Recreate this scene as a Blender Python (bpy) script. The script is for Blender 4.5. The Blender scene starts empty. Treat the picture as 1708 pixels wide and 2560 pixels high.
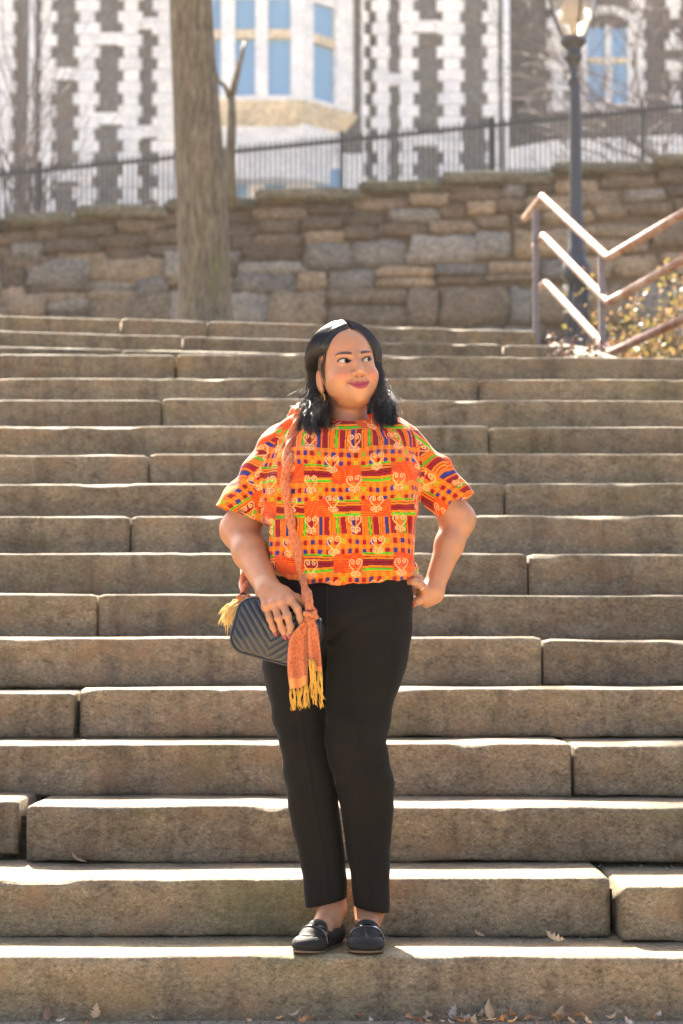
import bpy, bmesh, math, random
import numpy as np
from mathutils import Vector, Matrix
R = math.radians
scene = bpy.context.scene
COL = scene.collection

# ------------------------------------------------------------------ camera
F_PX = 4978.0            # focal length in pixels of the 1708 x 2560 photograph (70 mm on 24 x 36)
TANP = 340.0 / F_PX      # the horizon lies 340 px under the picture's centre
PITCH = math.atan(TANP)
def ray(u, v):
    cx, cy = (u - 854) / F_PX, (1280 - v) / F_PX
    return (cx, -math.sin(PITCH) * cy + math.cos(PITCH), math.cos(PITCH) * cy + math.sin(PITCH))
Y1, TREAD = 4.98, 0.367
_r = ray(854, 2553)
HC = -_r[2] * Y1 / _r[1]         # camera height above the ground
def PX(u, v, Y):                 # point of the photograph at distance Y
    d = ray(u, v); t = Y / d[1]
    return Vector((d[0] * t, Y, HC + d[2] * t))
KD = 1708.0 / 1568.0
def PD(u, v, Y):                 # the same, measured on the 1568 px wide view
    return PX(u * KD, v * KD, Y)
cd = bpy.data.cameras.new('camera'); cam = bpy.data.objects.new('camera', cd); COL.objects.link(cam)
cam.location = (0, 0, HC); cam.rotation_euler = (R(90) + PITCH, 0, 0)
cd.sensor_fit = 'VERTICAL'; cd.sensor_height = 36.0; cd.sensor_width = 24.0
cd.lens = F_PX / 2560 * 36.0
cd.clip_end = 2000; cd.clip_start = 0.05
cd.dof.use_dof = True; cd.dof.focus_distance = 5.10; cd.dof.aperture_fstop = 4.3
scene.camera = cam

# ------------------------------------------------------------------ light
SUN_AZ, SUN_EL = R(15), R(42)      # from behind the stairs, a little to the left
world = bpy.data.worlds.new('World'); scene.world = world; world.use_nodes = True
wn = world.node_tree.nodes; wl = world.node_tree.links; wn.clear()
sky = wn.new('ShaderNodeTexSky'); sky.sky_type = 'NISHITA'; sky.sun_disc = False
sky.sun_elevation = SUN_EL; sky.sun_rotation = -SUN_AZ; sky.dust_density = 5.0; sky.air_density = 0.8; sky.ozone_density = 0.5
bg = wn.new('ShaderNodeBackground'); bg.inputs[1].default_value = 0.085
wo = wn.new('ShaderNodeOutputWorld'); wl.new(sky.outputs[0], bg.inputs[0]); wl.new(bg.outputs[0], wo.inputs[0])
ld = bpy.data.lights.new('sun', 'SUN'); ld.energy = 5.0; ld.angle = R(0.53); ld.color = (1.0, 0.90, 0.74)
sun = bpy.data.objects.new('sun', ld); COL.objects.link(sun)
sd = Vector((math.sin(SUN_AZ) * math.cos(SUN_EL), -math.cos(SUN_AZ) * math.cos(SUN_EL), -math.sin(SUN_EL)))
sun.rotation_euler = sd.to_track_quat('-Z', 'Y').to_euler(); sun.location = (-4, 14, 16)
scene.view_settings.view_transform = 'Standard'; scene.view_settings.look = 'None'
scene.view_settings.exposure = 2.7; scene.view_settings.gamma = 1.0
scene.render.engine = 'CYCLES'
scene.cycles.use_denoising = True
scene.cycles.max_bounces = 6; scene.cycles.transparent_max_bounces = 8

# ------------------------------------------------------------------ helpers
def tag(o, label=None, cat=None, group=None, kind=None):
    if label: o['label'] = label
    if cat: o['category'] = cat
    if group: o['group'] = group
    if kind: o['kind'] = kind
    return o
def empty(name, loc=(0, 0, 0)):
    o = bpy.data.objects.new(name, None); COL.objects.link(o); o.location = loc
    o.empty_display_size = 0.05
    return o
def link(name, me, material=None, parent=None):
    o = bpy.data.objects.new(name, me); COL.objects.link(o)
    if material is not None and len(me.materials) == 0: me.materials.append(material)
    if parent is not None:
        o.parent = parent
        q = parent; off = Vector((0, 0, 0))
        while q is not None:
            off += q.location; q = q.parent
        o.location = -off            # meshes are written in world coordinates
    return o
def np_mesh(name, V, Fq, smooth=True, cols=None, uvs=None):
    """V (n,3), Fq (m,4) or (m,3) index array -> mesh"""
    V = np.asarray(V, np.float32); Fq = np.asarray(Fq, np.int32)
    me = bpy.data.meshes.new(name); k = Fq.shape[1]; m = len(Fq)
    me.vertices.add(len(V)); me.vertices.foreach_set('co', V.ravel())
    me.loops.add(m * k); me.loops.foreach_set('vertex_index', Fq.ravel())
    me.polygons.add(m); me.polygons.foreach_set('loop_start', np.arange(0, m * k, k, dtype=np.int32))
    me.polygons.foreach_set('loop_total', np.full(m, k, np.int32))
    me.polygons.foreach_set('use_smooth', np.full(m, smooth, bool))
    me.update(calc_edges=True)
    if cols is not None:
        a = me.attributes.new('Col', 'FLOAT_COLOR', 'POINT')
        c4 = np.ones((len(V), 4), np.float32); c4[:, :3] = cols; a.data.foreach_set('color', c4.ravel())
    me.validate()
    return me
def py_mesh(name, V, F, smooth=False):
    me = bpy.data.meshes.new(name); me.from_pydata([tuple(v) for v in V], [], F)
    if smooth:
        for p in me.polygons: p.use_smooth = True
    me.update(); return me
def tube_arrays(P, rad, n=6, caps=True):
    """round tube along polyline P; returns vertex and quad lists"""
    P = np.asarray(P, float); m = len(P); rad = np.broadcast_to(np.asarray(rad, float), (m,))
    T = np.gradient(P, axis=0); T /= np.linalg.norm(T, axis=1)[:, None] + 1e-12
    up = np.array([0, 0, 1.0]) if abs(T[0][2]) < .9 else np.array([1.0, 0, 0])
    N = np.cross(T[0], up); N /= np.linalg.norm(N)
    V = []; F = []
    for i in range(m):
        N = N - T[i] * np.dot(N, T[i]); N /= np.linalg.norm(N) + 1e-12
        B = np.cross(T[i], N)
        for k in range(n):
            a = 2 * math.pi * k / n
            V.append(P[i] + rad[i] * (math.cos(a) * N + math.sin(a) * B))
    for i in range(m - 1):
        for k in range(n):
            a, b = i * n + k, i * n + (k + 1) % n
            F.append((a, b, b + n, a + n))
    if caps:
        c = len(V); V.append(P[0]); V.append(P[-1])
        for k in range(n):
            a, b = k, (k + 1) % n
            F.append((b, a, c)); F.append(((m - 1) * n + a, (m - 1) * n + b, c + 1))
    return V, F
class MB:
    """collects shapes into one mesh"""
    def __init__(s): s.V = []; s.F = []
    def add(s, V, F):
        o = len(s.V); s.V += [tuple(v) for v in V]; s.F += [tuple(i + o for i in f) for f in F]; return s
    def tube(s, P, r, n=6): return s.add(*tube_arrays(P, r, n))
    def box(s, lo, hi):
        x0, y0, z0 = lo; x1, y1, z1 = hi
        V = [(x0,y0,z0),(x1,y0,z0),(x1,y1,z0),(x0,y1,z0),(x0,y0,z1),(x1,y0,z1),(x1,y1,z1),(x0,y1,z1)]
        return s.add(V, [(0,3,2,1),(4,5,6,7),(0,1,5,4),(1,2,6,5),(2,3,7,6),(3,0,4,7)])
    def lathe(s, prof, c=(0,0,0), n=24):
        V = []; F = []
        for r, z in prof:
            for k in range(n):
                a = 2 * math.pi * k / n
                V.append((c[0] + r * math.cos(a), c[1] + r * math.sin(a), c[2] + z))
        for i in range(len(prof) - 1):
            for k in range(n):
                a, b = i * n + k, i * n + (k + 1) % n
                F.append((a, b, b + n, a + n))
        return s.add(V, F)
    def build(s, name, material, parent=None, smooth=False, bevel=0):
        me = py_mesh(name, s.V, s.F, smooth)
        if bevel:
            bm = bmesh.new(); bm.from_mesh(me)
            bmesh.ops.bevel(bm, geom=bm.edges[:], offset=bevel, segments=1, affect='EDGES')
            bm.to_mesh(me); bm.free()
        return link(name, me, material, parent)

_rs = np.random.RandomState(7)
_PERM = _rs.permutation(256); _PERM = np.concatenate([_PERM, _PERM, _PERM]); _VAL = _rs.rand(256).astype(np.float32) * 2 - 1
def vnoise(x, y, z):
    """smooth value noise in [-1, 1]"""
    xi = np.floor(x).astype(np.int64); yi = np.floor(y).astype(np.int64); zi = np.floor(z).astype(np.int64)
    fx, fy, fz = x - xi, y - yi, z - zi
    fx = fx * fx * (3 - 2 * fx); fy = fy * fy * (3 - 2 * fy); fz = fz * fz * (3 - 2 * fz)
    def h(a, b, c): return _VAL[_PERM[_PERM[_PERM[a & 255] + (b & 255)] + (c & 255)]]
    r = 0
    for dx in (0, 1):
        for dy in (0, 1):
            for dz in (0, 1):
                w = (fx if dx else 1 - fx) * (fy if dy else 1 - fy) * (fz if dz else 1 - fz)
                r = r + w * h(xi + dx, yi + dy, zi + dz)
    return r
def fbm(x, y, z, o=3):
    s = 0; a = 1.0
    for i in range(o):
        s = s + a * vnoise(x * 2 ** i + 17 * i, y * 2 ** i + 5 * i, z * 2 ** i); a *= .5
    return s
def wob(x, y, z):
    """cheap smooth wobble in about [-1, 1]"""
    a = np.sin(x * 3.1 + 1.9 * np.sin(y * 2.3 + z * 1.1 + .7)); b = np.sin(z * 3.7 + 1.6 * np.sin(x * 1.9 - y * 1.3 + 2.1)); c = np.sin((x + z) * 2.3 - y * 2.9 + 1.3)
    return (a + b + c) * .45
def sstep(a, b, x):
    t = np.clip((x - a) / (b - a), 0, 1); return t * t * (3 - 2 * t)

# ------------------------------------------------------------------ materials
class NT:
    def __init__(s, name):
        s.m = bpy.data.materials.new(name); s.m.use_nodes = True
        s.t = s.m.node_tree; s.n = s.t.nodes; s.p = s.n['Principled BSDF']
    def new(s, typ, **kw):
        nd = s.n.new(typ)
        for k, v in kw.items():
            if k.startswith('i_'): nd.inputs[k[2:].replace('_', ' ')].default_value = v
            else: setattr(nd, k, v)
        return nd
    def lk(s, a, b): s.t.links.new(a, b)
    def coords(s, kind='Position', scale=(1, 1, 1)):
        if kind == 'Position': o = s.new('ShaderNodeNewGeometry').outputs['Position']
        else: o = s.new('ShaderNodeTexCoord').outputs[kind]
        mp = s.new('ShaderNodeMapping'); mp.inputs['Scale'].default_value = scale
        s.lk(o, mp.inputs['Vector']); return mp.outputs[0]
    def noise(s, vec, scale, detail=5, rough=.6, dist=0):
        nd = s.new('ShaderNodeTexNoise'); nd.inputs['Scale'].default_value = scale
        nd.inputs['Detail'].default_value = detail; nd.inputs['Roughness'].default_value = rough
        nd.inputs['Distortion'].default_value = dist
        s.lk(vec, nd.inputs['Vector']); return nd.outputs['Fac']
    def ramp(s, fac, stops, interp='LINEAR'):
        nd = s.new('ShaderNodeValToRGB'); cr = nd.color_ramp; cr.interpolation = interp
        while len(cr.elements) > 1: cr.elements.remove(cr.elements[-1])
        for i, (p, c) in enumerate(stops):
            e = cr.elements[0] if i == 0 else cr.elements.new(p)
            e.position = p; e.color = (*c, 1) if len(c) == 3 else c
        s.lk(fac, nd.inputs[0]); return nd.outputs[0]
    def mix(s, fac, a, b, mode='MIX'):
        nd = s.new('ShaderNodeMix', data_type='RGBA', blend_type=mode)
        for sock, v in ((nd.inputs[0], fac), (nd.inputs[6], a), (nd.inputs[7], b)):
            if isinstance(v, (int, float)): sock.default_value = v
            elif isinstance(v, tuple): sock.default_value = (*v, 1) if len(v) == 3 else v
            else: s.lk(v, sock)
        return nd.outputs[2]
    def bump(s, h, strength=.4, dist=.01, prev=None):
        nd = s.new('ShaderNodeBump'); nd.inputs['Strength'].default_value = strength; nd.inputs['Distance'].default_value = dist
        s.lk(h, nd.inputs['Height'])
        if prev is not None: s.lk(prev, nd.inputs['Normal'])
        return nd.outputs[0]
    def set(s, **kw):
        names = dict(col='Base Color', rough='Roughness', metal='Metallic', spec='Specular IOR Level', normal='Normal',
                     trans='Transmission Weight', sss='Subsurface Weight', coat='Coat Weight', sheen='Sheen Weight', alpha='Alpha')
        for k, v in kw.items():
            sock = s.p.inputs[names[k]]
            if isinstance(v, tuple): sock.default_value = (*v, 1) if len(v) == 3 else v
            elif isinstance(v, (int, float)): sock.default_value = v
            else: s.lk(v, sock)
        return s.m
def M_plain(name, col, rough=.6, metal=0.0, spec=.5, var=.12, scale=30, bump=0.0, bscale=200):
    t = NT(name); v = t.coords('Position')
    n = t.noise(v, scale, 4)
    c = t.ramp(n, [(.3, tuple(x * (1 - var) for x in col)), (.7, tuple(min(1, x * (1 + var)) for x in col))])
    t.set(col=c, rough=rough, metal=metal, spec=spec)
    if bump: t.set(normal=t.bump(t.noise(v, bscale, 3), bump, .002))
    return t.m
def M_stone(name, dark, mid, light, scale=4.0, stretch=(1, 1, 1.7), rough=.92, rnd=.3, moss=0.0, fine=60, bs=.5, warm=None, grain=0, stain=0):
    t = NT(name); v = t.coords('Position', stretch)
    big = t.noise(v, scale, 5, .6); med = t.noise(v, scale * 6, 5, .65, .6); fin = t.noise(v, fine, 4, .7)
    c = t.ramp(med, [(.3, dark), (.5, mid), (.72, light)])
    c2 = t.ramp(fin, [(.34, (.42, .41, .40)), (.47, (.95, .95, .95)), (.55, (1.05, 1.05, 1.04)), (.68, (1.6, 1.55, 1.48))])
    c = t.mix(.8, c, c2, 'MULTIPLY')
    b = t.ramp(big, [(.32, (.72, .74, .78)), (.55, (1, 1, 1)), (.72, (1.18, 1.1, 1.0))])
    c = t.mix(.75, c, b, 'MULTIPLY')
    if warm is not None:
        w = t.noise(v, scale * 2.3, 3, .5); w = t.ramp(w, [(.52, (0, 0, 0)), (.68, (1, 1, 1))])
        c = t.mix(w, c, t.mix(.55, c, warm), 'MIX')
    if moss:
        g = t.noise(v, scale * .8, 4, .6); g = t.ramp(g, [(.55, (0, 0, 0)), (.72, (moss,) * 3)])
        c = t.mix(g, c, (.13, .13, .045))
    if stain:
        sv = t.coords('Position', (5.0, 5.0, .9)); sn = t.noise(sv, 1.6, 5, .65, .4)
        c = t.mix(1.0, c, t.ramp(sn, [(.36, (1 - stain, 1 - stain, 1 - stain * .95)), (.5, (1, 1, 1)), (.68, (1.12, 1.1, 1.05))]), 'MULTIPLY')
    oi = t.new('ShaderNodeObjectInfo').outputs['Random']
    rr = t.ramp(oi, [(0, (1 - rnd, 1 - rnd, 1 - rnd * .9)), (.5, (1, 1, 1)), (1, (1 + rnd, 1 + rnd * .92, 1 + rnd * .8))])
    c = t.mix(1.0, c, rr, 'MULTIPLY')
    if grain:
        gr = t.noise(v, grain, 3, .75); c = t.mix(.9, c, t.ramp(gr, [(.30, (.45, .44, .43)), (.45, (.95, .95, .95)), (.56, (1, 1, 1)), (.72, (1.7, 1.64, 1.55))]), 'MULTIPLY')
    nb = t.bump(med, bs * .8, .012); nb = t.bump(fin, bs, .004, nb)
    if grain: nb = t.bump(gr, bs, .0022, nb)
    return t.set(col=c, rough=rough, spec=.25, normal=nb)
def M_vcol(name, rough=.8, spec=.3, sss=0, sheen=0, weave=0.0, rads=(.012, .005, .003)):
    t = NT(name); a = t.new('ShaderNodeAttribute', attribute_name='Col')
    t.set(col=a.outputs['Color'], rough=rough, spec=spec, sss=sss, sheen=sheen)
    if sss:
        t.p.inputs['Subsurface Radius'].default_value = (1, .35, .18); t.p.inputs['Subsurface Scale'].default_value = rads[0]
    if weave:
        v = t.coords('Position'); t.set(normal=t.bump(t.noise(v, 900, 2), weave, .0006))
    return t.m
# ================================================================== the stairs
rng = random.Random(11); nrs = np.random.RandomState(5)
MAT_STEP = M_stone('weathered_step_stone', (.155, .120, .076), (.225, .178, .114), (.29, .235, .156), scale=2.4, stretch=(1, 1, 1.6), rnd=.17, moss=.45, fine=75, bs=.75, warm=(.26, .165, .09), grain=190, rough=.8, stain=.3)
stairs = tag(empty('stairs', (0, Y1, 0)), 'broad flight of weathered brown stone block steps', None, None, 'structure')

def step_block(x0, x1, Yf, h0, h1, zb, depth, parent=stairs, seed=0, rough=1.0, ang=0.0, seg=.022, pivot=None):
    """one stone: worn nosing, uneven faces; the top runs from h0 at x0 to h1 at x1, underside at zb(x)"""
    nx = max(6, int((x1 - x0) / seg)); xs = np.linspace(x0, x1, nx + 1)
    H = .16
    # profile (forward offset, height fraction 0..1 of the riser, kind)
    prof = [(.02, 0.0, 0), (.006, .012, 1), (.0, .06, 1)] + [(.0, q, 1) for q in (.16, .28, .4, .52, .64, .75, .84, .90)]
    prof += [(.002, .95, 2), (.006, .975, 2), (.013, .990, 2), (.028, .998, 3), (.06, 1.0, 3), (.11, 1.0, 3), (.17, 1.0, 3), (.24, 1.0, 3), (depth, 1.0, 3)]
    m = len(prof); V = np.zeros((nx + 1, m, 3))
    so = seed * 13.7
    ends = np.minimum(xs - x0, x1 - xs)
    for j, (oy, fz, kd) in enumerate(prof):
        top = h0 + (h1 - h0) * (xs - x0) / (x1 - x0)
        bot = zb + 0 * xs
        z = bot + (top - bot) * fz
        y = np.full_like(xs, Yf + oy)
        n1 = fbm(xs * 3.1 + so, np.full_like(xs, z.mean() * 14), np.full_like(xs, so), 3)
        n2 = fbm(xs * 22 + so, np.full_like(xs, z.mean() * 60), np.full_like(xs, so + 3), 2)
        if kd in (0, 1):
            y += (.0055 * n1 + .0022 * n2) * rough
            if kd == 0 or fz < .05: z += (.004 * n1 + .003 * n2) * rough; y += .003 * np.abs(n2)
        if kd in (2, 3) and oy < .05:
            ch = np.clip(fbm(xs * 5 + so, xs * 0 + 2.2, xs * 0 + so, 3) - .45, 0, 1)      # chips along the edge
            y += (.004 * n1 + .0015 * n2 + .022 * ch) * rough * (1 if oy < .02 else .4)
            z += (.0022 * n1 - .013 * ch) * rough * (1 if oy < .03 else .3)
        if kd == 3: z += .003 * fbm(xs * 4 + so, np.full_like(xs, oy * 9), xs * 0 + so, 3) * rough
        r = np.clip(1 - ends / .014, 0, 1) ** 2                 # rounded ends
        y += .007 * r; z -= .006 * r * (1 if fz > .9 else 0)
        V[:, j] = np.stack([xs, y, z], 1)
    Vf = V.reshape(-1, 3)
    if ang:
        c, s = math.cos(ang), math.sin(ang); px, py = pivot
        dx, dy = Vf[:, 0] - px, Vf[:, 1] - py
        Vf = np.stack([px + dx * c - dy * s, py + dx * s + dy * c, Vf[:, 2]], 1)
    F = []
    for i in range(nx):
        for j in range(m - 1):
            a = i * m + j; F.append((a, a + m, a + m + 1, a + 1))
    # back and underside close the stone
    nv = len(Vf); back = []
    for i in (0, nx):
        b = Vf[i * m + m - 1].copy(); b[2] = zb; back.append(b)
    Vl = [tuple(v) for v in Vf] + [tuple(b) for b in back]
    F.append(tuple([j for j in range(m)] + [nv]))
    F.append(tuple([nx * m + j for j in range(m - 1, -1, -1)] + [nv + 1]))
    me = py_mesh('stone', Vl, F, True)
    return link('stone', me, MAT_STEP, parent)

# rows, from the ground up: (x0, x1, photograph rows of the nosing at both ends, forward shift)
W = 3.3
rows = {
 1: [(-W, -1.62, 2386, 2386, 0), (-1.61, 1.42, 2388, 2392, 0), (1.43, W, 2392, 2394, 0)],
 2: [(-W, -2.3, 2197, 2197, .055), (-2.29, .706, 2199, 2194, .055), (.728, W, 2216, 2217, .135)],
 3: [(-W, -.922, 2000, 2001, -.005), (-.888, 2.1, 2013, 2023, .055), (2.11, W, 2023, 2023, .055)],
 4: [(-W, -2.2, 1863, 1863, .03), (-2.19, .694, 1863, 1858, .03), (.704, W, 1862, 1866, .04)],
 5: [(-W, -.862, 1731, 1731, .03), (-.844, 2.15, 1721, 1720, 0), (2.16, W, 1720, 1720, 0)],
 6: [(-W, -2.3, 1594, 1594, 0), (-2.29, .682, 1595, 1592, 0), (.690, W, 1600, 1605, .005)],
 7: [(-W, -.884, 1484, 1484, 0), (-.876, 2.2, 1485, 1490, 0), (2.21, W, 1490, 1490, 0)],
 8: [(-W, -2.3, 1383, 1383, 0), (-2.29, .704, 1383, 1383, 0), (.712, W, 1385, 1389, 0)],
 9: [(-W, -.844, 1291, 1291, .004), (-.836, 2.2, 1289, 1289, 0), (2.21, W, 1289, 1289, 0)],
10: [(-W, -2.3, 1211, 1211, 0), (-2.29, .676, 1211, 1207, 0), (.684, W, 1207, 1208, 0)],
11: [(-W, -.844, 1137, 1137, 0), (-.836, 2.2, 1134, 1133, .004), (2.21, W, 1133, 1133, 0)],
12: [(-W, -2.3, 1065, 1065, 0), (-2.29, .668, 1065, 1064, 0), (.676, W, 1067, 1068, 0)],
13: [(-W, -.856, 1000, 999, 0), (-.848, 2.2, 995, 1003, 0), (2.21, W, 1003, 1003, 0)],
14: [(-W, -2.3, 945, 945, 0), (-2.29, .672, 945, 945, 0), (.680, W, 948, 948, 0)],
15: [(-W, -.858, 884, 886, 0), (-.842, 2.3, 884, 897, 0), (2.31, W, 897, 899, 0)],
}
gaps = {2: .004, 3: .013, 4: .006, 5: .009, 6: .010, 7: .006}
def row_h(i, v): return PX(854, v, Y1 + (i - 1) * TREAD).z
STEP_H = {0: 0.0}
for i, blocks in rows.items():
    Yi = Y1 + (i - 1) * TREAD
    for b, (x0, x1, v0, v1, fw) in enumerate(blocks):
        Yb = Yi - fw
        h0, h1 = PX(854, v0, Yb).z, PX(854, v1, Yb).z
        zb = max(STEP_H[i - 1] if i > 1 else -.06, -.06) + gaps.get(i, .004) * (1 if i > 1 else 0)
        if i == 3 and b == 0: zb += .016
        if i == 5 and b == 0: zb -= .003
        step_block(x0, x1, Yb, h0, h1, zb, TREAD + .10 + fw, seed=i * 3 + b, seg=.012 if i < 6 else .025)
    STEP_H[i] = min(PX(854, v, Yi - fw).z for (_, _, va, vb, fw) in blocks for v in (va, vb))
H1 = PX(854, 2390, Y1).z            # the tread she stands on
# dark bedding under the treads so that joints read as deep gaps
MAT_EARTH = M_stone('packed_earth', (.035, .027, .02), (.065, .05, .037), (.11, .085, .06), scale=9, stretch=(1, 1, 1), rnd=0, fine=120, bs=.8)
bed = MB()
for i in range(1, 16):
    Yi = Y1 + (i - 1) * TREAD
    bed.box((-W + .05, Yi + .075, -.05), (W - .05, Yi + TREAD + .06, STEP_H[i] - .03))
bed.build('bedding', MAT_EARTH, stairs)
# the short upper flight, turned about ten degrees
def upper_row(k, vL, hh, xe):
    hz = hh; d = ray(0, vL); Yl = (hz - HC) / d[2] * d[1]; xl = d[0] * Yl / d[1]
    return xl, Yl
UH = {16: STEP_H[15] + .165, 17: STEP_H[15] + .325, 18: STEP_H[15] + .485}
UV_ = {16: 866, 17: 827, 18: 787}
UJ = {16: (-1.2, .4), 17: (-.9, 1.0), 18: (-1.30, -.78, 1.26)}
UA = {16: R(8.5), 17: R(9.5), 18: R(10)}
for k in (16, 17, 18):
    hz = UH[k]; d = ray(0, UV_[k]); t = (hz - HC) / d[2]; xl, Yl = d[0] * t, d[1] * t
    js = [-3.0] + list(UJ[k]) + ([1.45] if k < 18 else [])
    for b in range(len(js) - 1):
        step_block(js[b] + .006, js[b + 1] - .006, Yl, hz + nrs.uniform(-.004, .004), hz + nrs.uniform(-.004, .004), UH.get(k - 1, STEP_H[15]) + .003, .5,
                   seed=70 + k * 3 + b, rough=1.6, ang=UA[k], pivot=(xl, Yl), seg=.03)
    if k == 18: Y18 = Yl
# low sloping stone curb where the upper flight ends
cb = MB()
def prism(mb, quad, drop):
    n = len(quad); V = [tuple(q) for q in quad] + [(q[0], q[1], drop) for q in quad]
    F = [tuple(range(n)), tuple(range(2 * n - 1, n - 1, -1))] + [(i, i + n, (i + 1) % n + n, (i + 1) % n) for i in range(n)]
    mb.add(V, F)
prism(cb, [(1.30, 10.75, 2.50), (1.55, 10.72, 2.48), (1.62, 12.7, 2.84), (1.34, 12.8, 2.90)], 2.2)
tag(cb.build('curb_stone', MAT_STEP, None, bevel=.03), 'low sloping stone curb at the end of the upper steps', 'curb')

# ================================================================== ground and hillside
def sheet(name, xs, ys, fz, material, kind='structure'):
    V = [(x, y, fz(x, y)) for y in ys for x in xs]; n = len(xs)
    F = [(j * n + i, j * n + i + 1, (j + 1) * n + i + 1, (j + 1) * n + i) for j in range(len(ys) - 1) for i in range(n - 1)]
    o = link(name, py_mesh(name, V, F, True), material); o['kind'] = kind; return o
MAT_GROUND = M_stone('dusty_paving', (.30, .225, .145), (.40, .305, .20), (.48, .38, .265), scale=1.2, stretch=(1, 1, 1), rnd=0, fine=40, bs=.3)
MAT_HILL = M_stone('park_soil', (.06, .045, .03), (.12, .095, .06), (.20, .16, .10), scale=1.5, stretch=(1, 1, 1), rnd=0, moss=.7, fine=30, bs=.8)
far = [-900, -200, -60, -20, -8, -4, 0, 4, 8, 20, 60, 200, 900]
sheet('ground', far, [-900, -200, -60, -20, -6, -2, 1, 3, 4, 4.7, 5.05, 5.2], lambda x, y: 0.0 if y < 5.1 else -.04, MAT_GROUND)
def hill(x, y):
    z0 = 2.41 + (.16 if x < 1.4 else .03)
    f = min(1, max(0, (y - 12.6) / 15.4))
    z = z0 + 2.6 * f
    if y < 12.6: z = z0 - .02 - (.25 if (y < 12.0 and abs(x) < 3.1) else 0)
    return z - (.06 if y < 11 else 0)
xs = [-900, -150, -40, -15, -8, -5, -4, -3.25, -3, -2, -1, 0, .7, 1.2, 1.38, 1.5, 2, 2.6, 3, 3.25, 4, 6, 9, 15, 40, 150, 900]
ys = [10.5, 11, 11.6, 12, 12.4, 12.7, 13.2, 14, 15, 16.5, 18, 20, 22, 24, 26, 28, 28.4]
sheet('hillside', xs, ys, hill, MAT_HILL)
def bank(side):
    # planted banks beside the stairs, outside the picture
    xs = [side * q for q in (3.28, 4.2, 8, 20, 80)]
    if side < 0: xs = xs[::-1]
    return sheet('bank', xs, [4.9, 5.2, 7, 9, 10.6], lambda x, y: max(-.02, (y - 5.1) * .42 + .1) if y > 5 else -.03, MAT_HILL)
bank(-1); bank(1)
# ================================================================== retaining wall of rubble stone
YW = 28.0
WALL_STONES = [M_stone('rubble_' + n, *c, scale=2.2, stretch=(1, 1, 1.2), rnd=.30, fine=26, bs=.7) for n, c in (
    ('tan', ((.17, .122, .078), (.27, .20, .132), (.39, .30, .205))),
    ('grey', ((.15, .13, .11), (.245, .215, .18), (.36, .325, .28))),
    ('brown', ((.085, .06, .042), (.145, .105, .073), (.22, .165, .115))))]
wall = tag(empty('retaining_wall', (0, YW, 4.9)), 'tall retaining wall of mixed brown and grey rubble stones behind the steps', 'wall')
def wtop(x): 
    u = 854 + x * F_PX / YW
    return PX(854, 541 - (541 - 388) * u / 1708, YW).z
core = MB(); V = []; 
for x in (-16, 16): 
    for y in (YW + .10, YW + 1.0):
        V += [(x, y, 4.0), (x, y, wtop(x) - .06)]
core.add(V, [(0, 4, 5, 1), (2, 3, 7, 6), (1, 5, 7, 3), (0, 2, 6, 4), (0, 1, 3, 2), (4, 6, 7, 5)])
core.build('mortar_core', M_stone('old_mortar', (.13, .098, .07), (.19, .145, .103), (.25, .195, .145), scale=3, rnd=0, fine=30), wall)
wr = random.Random(21)
def rubble(x0, x1, z0, z1, y, material, parent, name='stone', dep=.3, bul=.022):
    nx, nz = 4, 3
    V = []; F = []
    cx, cz = (x0 + x1) / 2, (z0 + z1) / 2; hx, hz = (x1 - x0) / 2, (z1 - z0) / 2
    yo = wr.uniform(-.035, .03)
    ph = wr.uniform(0, 50)
    for j in range(nz + 1):
        for i in range(nx + 1):
            a, b = -1 + 2 * i / nx, -1 + 2 * j / nz
            e = max(abs(a), abs(b)); cut = .07 * (abs(a) > .9 and abs(b) > .9)
            jx, jz = wr.uniform(-.11, .11) * hx, wr.uniform(-.15, .15) * hz
            V.append((cx + a * hx * (1 - cut) + jx, y + yo - bul * (1 - e ** 3) + wr.uniform(-.012, .012), cz + b * hz * (1 - cut) + jz))
    n = nx + 1
    for j in range(nz):
        for i in range(nx):
            F.append((j * n + i, j * n + i + 1, (j + 1) * n + i + 1, (j + 1) * n + i))
    ring = [i for i in range(n)] + [j * n + nx for j in range(1, nz + 1)] + [nz * n + i for i in range(nx - 1, -1, -1)] + [j * n for j in range(nz - 1, 0, -1)]
    o = len(V)
    for r in ring: V.append((V[r][0], y + dep, V[r][2]))
    k = len(ring)
    for q in range(k): F.append((ring[q], o + q, o + (q + 1) % k, ring[(q + 1) % k]))
    return link(name, py_mesh('stone', V, F, True), material, parent)
cells = []
def fill(z0, z1, hmin, hmax, wmin, wmax, wts):
    z = z0
    while z < z1 - .02:
        h = wr.uniform(hmin, hmax); h = min(h, z1 - z)
        x = -11.5 + wr.uniform(-.4, 0)
        while x < 11.5:
            w = wr.uniform(wmin, wmax) * (.75 + .5 * h / hmax)
            sl = (wtop(x) - wtop(0)) * min(1, max(0, (z - 5.2) / 1.6))
            m = wr.choices(WALL_STONES, wts)[0]
            if h > .3 and wr.random() < .35:      # two thin stones in place of one
                hh = h * wr.uniform(.4, .6)
                cells.append((x, x + w, z + sl, z + hh + sl, m)); cells.append((x, x + w, z + hh + sl, z + h + sl, wr.choices(WALL_STONES, wts)[0]))
            else: cells.append((x, x + w, z + sl, z + h + sl, m))
            x += w
        z += h
zt = wtop(0) - .16
fill(5.15, zt - .62, .26, .56, .30, .95, (5, 4, 2))
fill(zt - .62, zt, .15, .27, .30, .75, (2, 1, 6))
outer = {}
cells.sort(key=lambda q: abs((q[0] + q[1]) / 2) + (3 if q[3] < 5.4 else 0))
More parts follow.
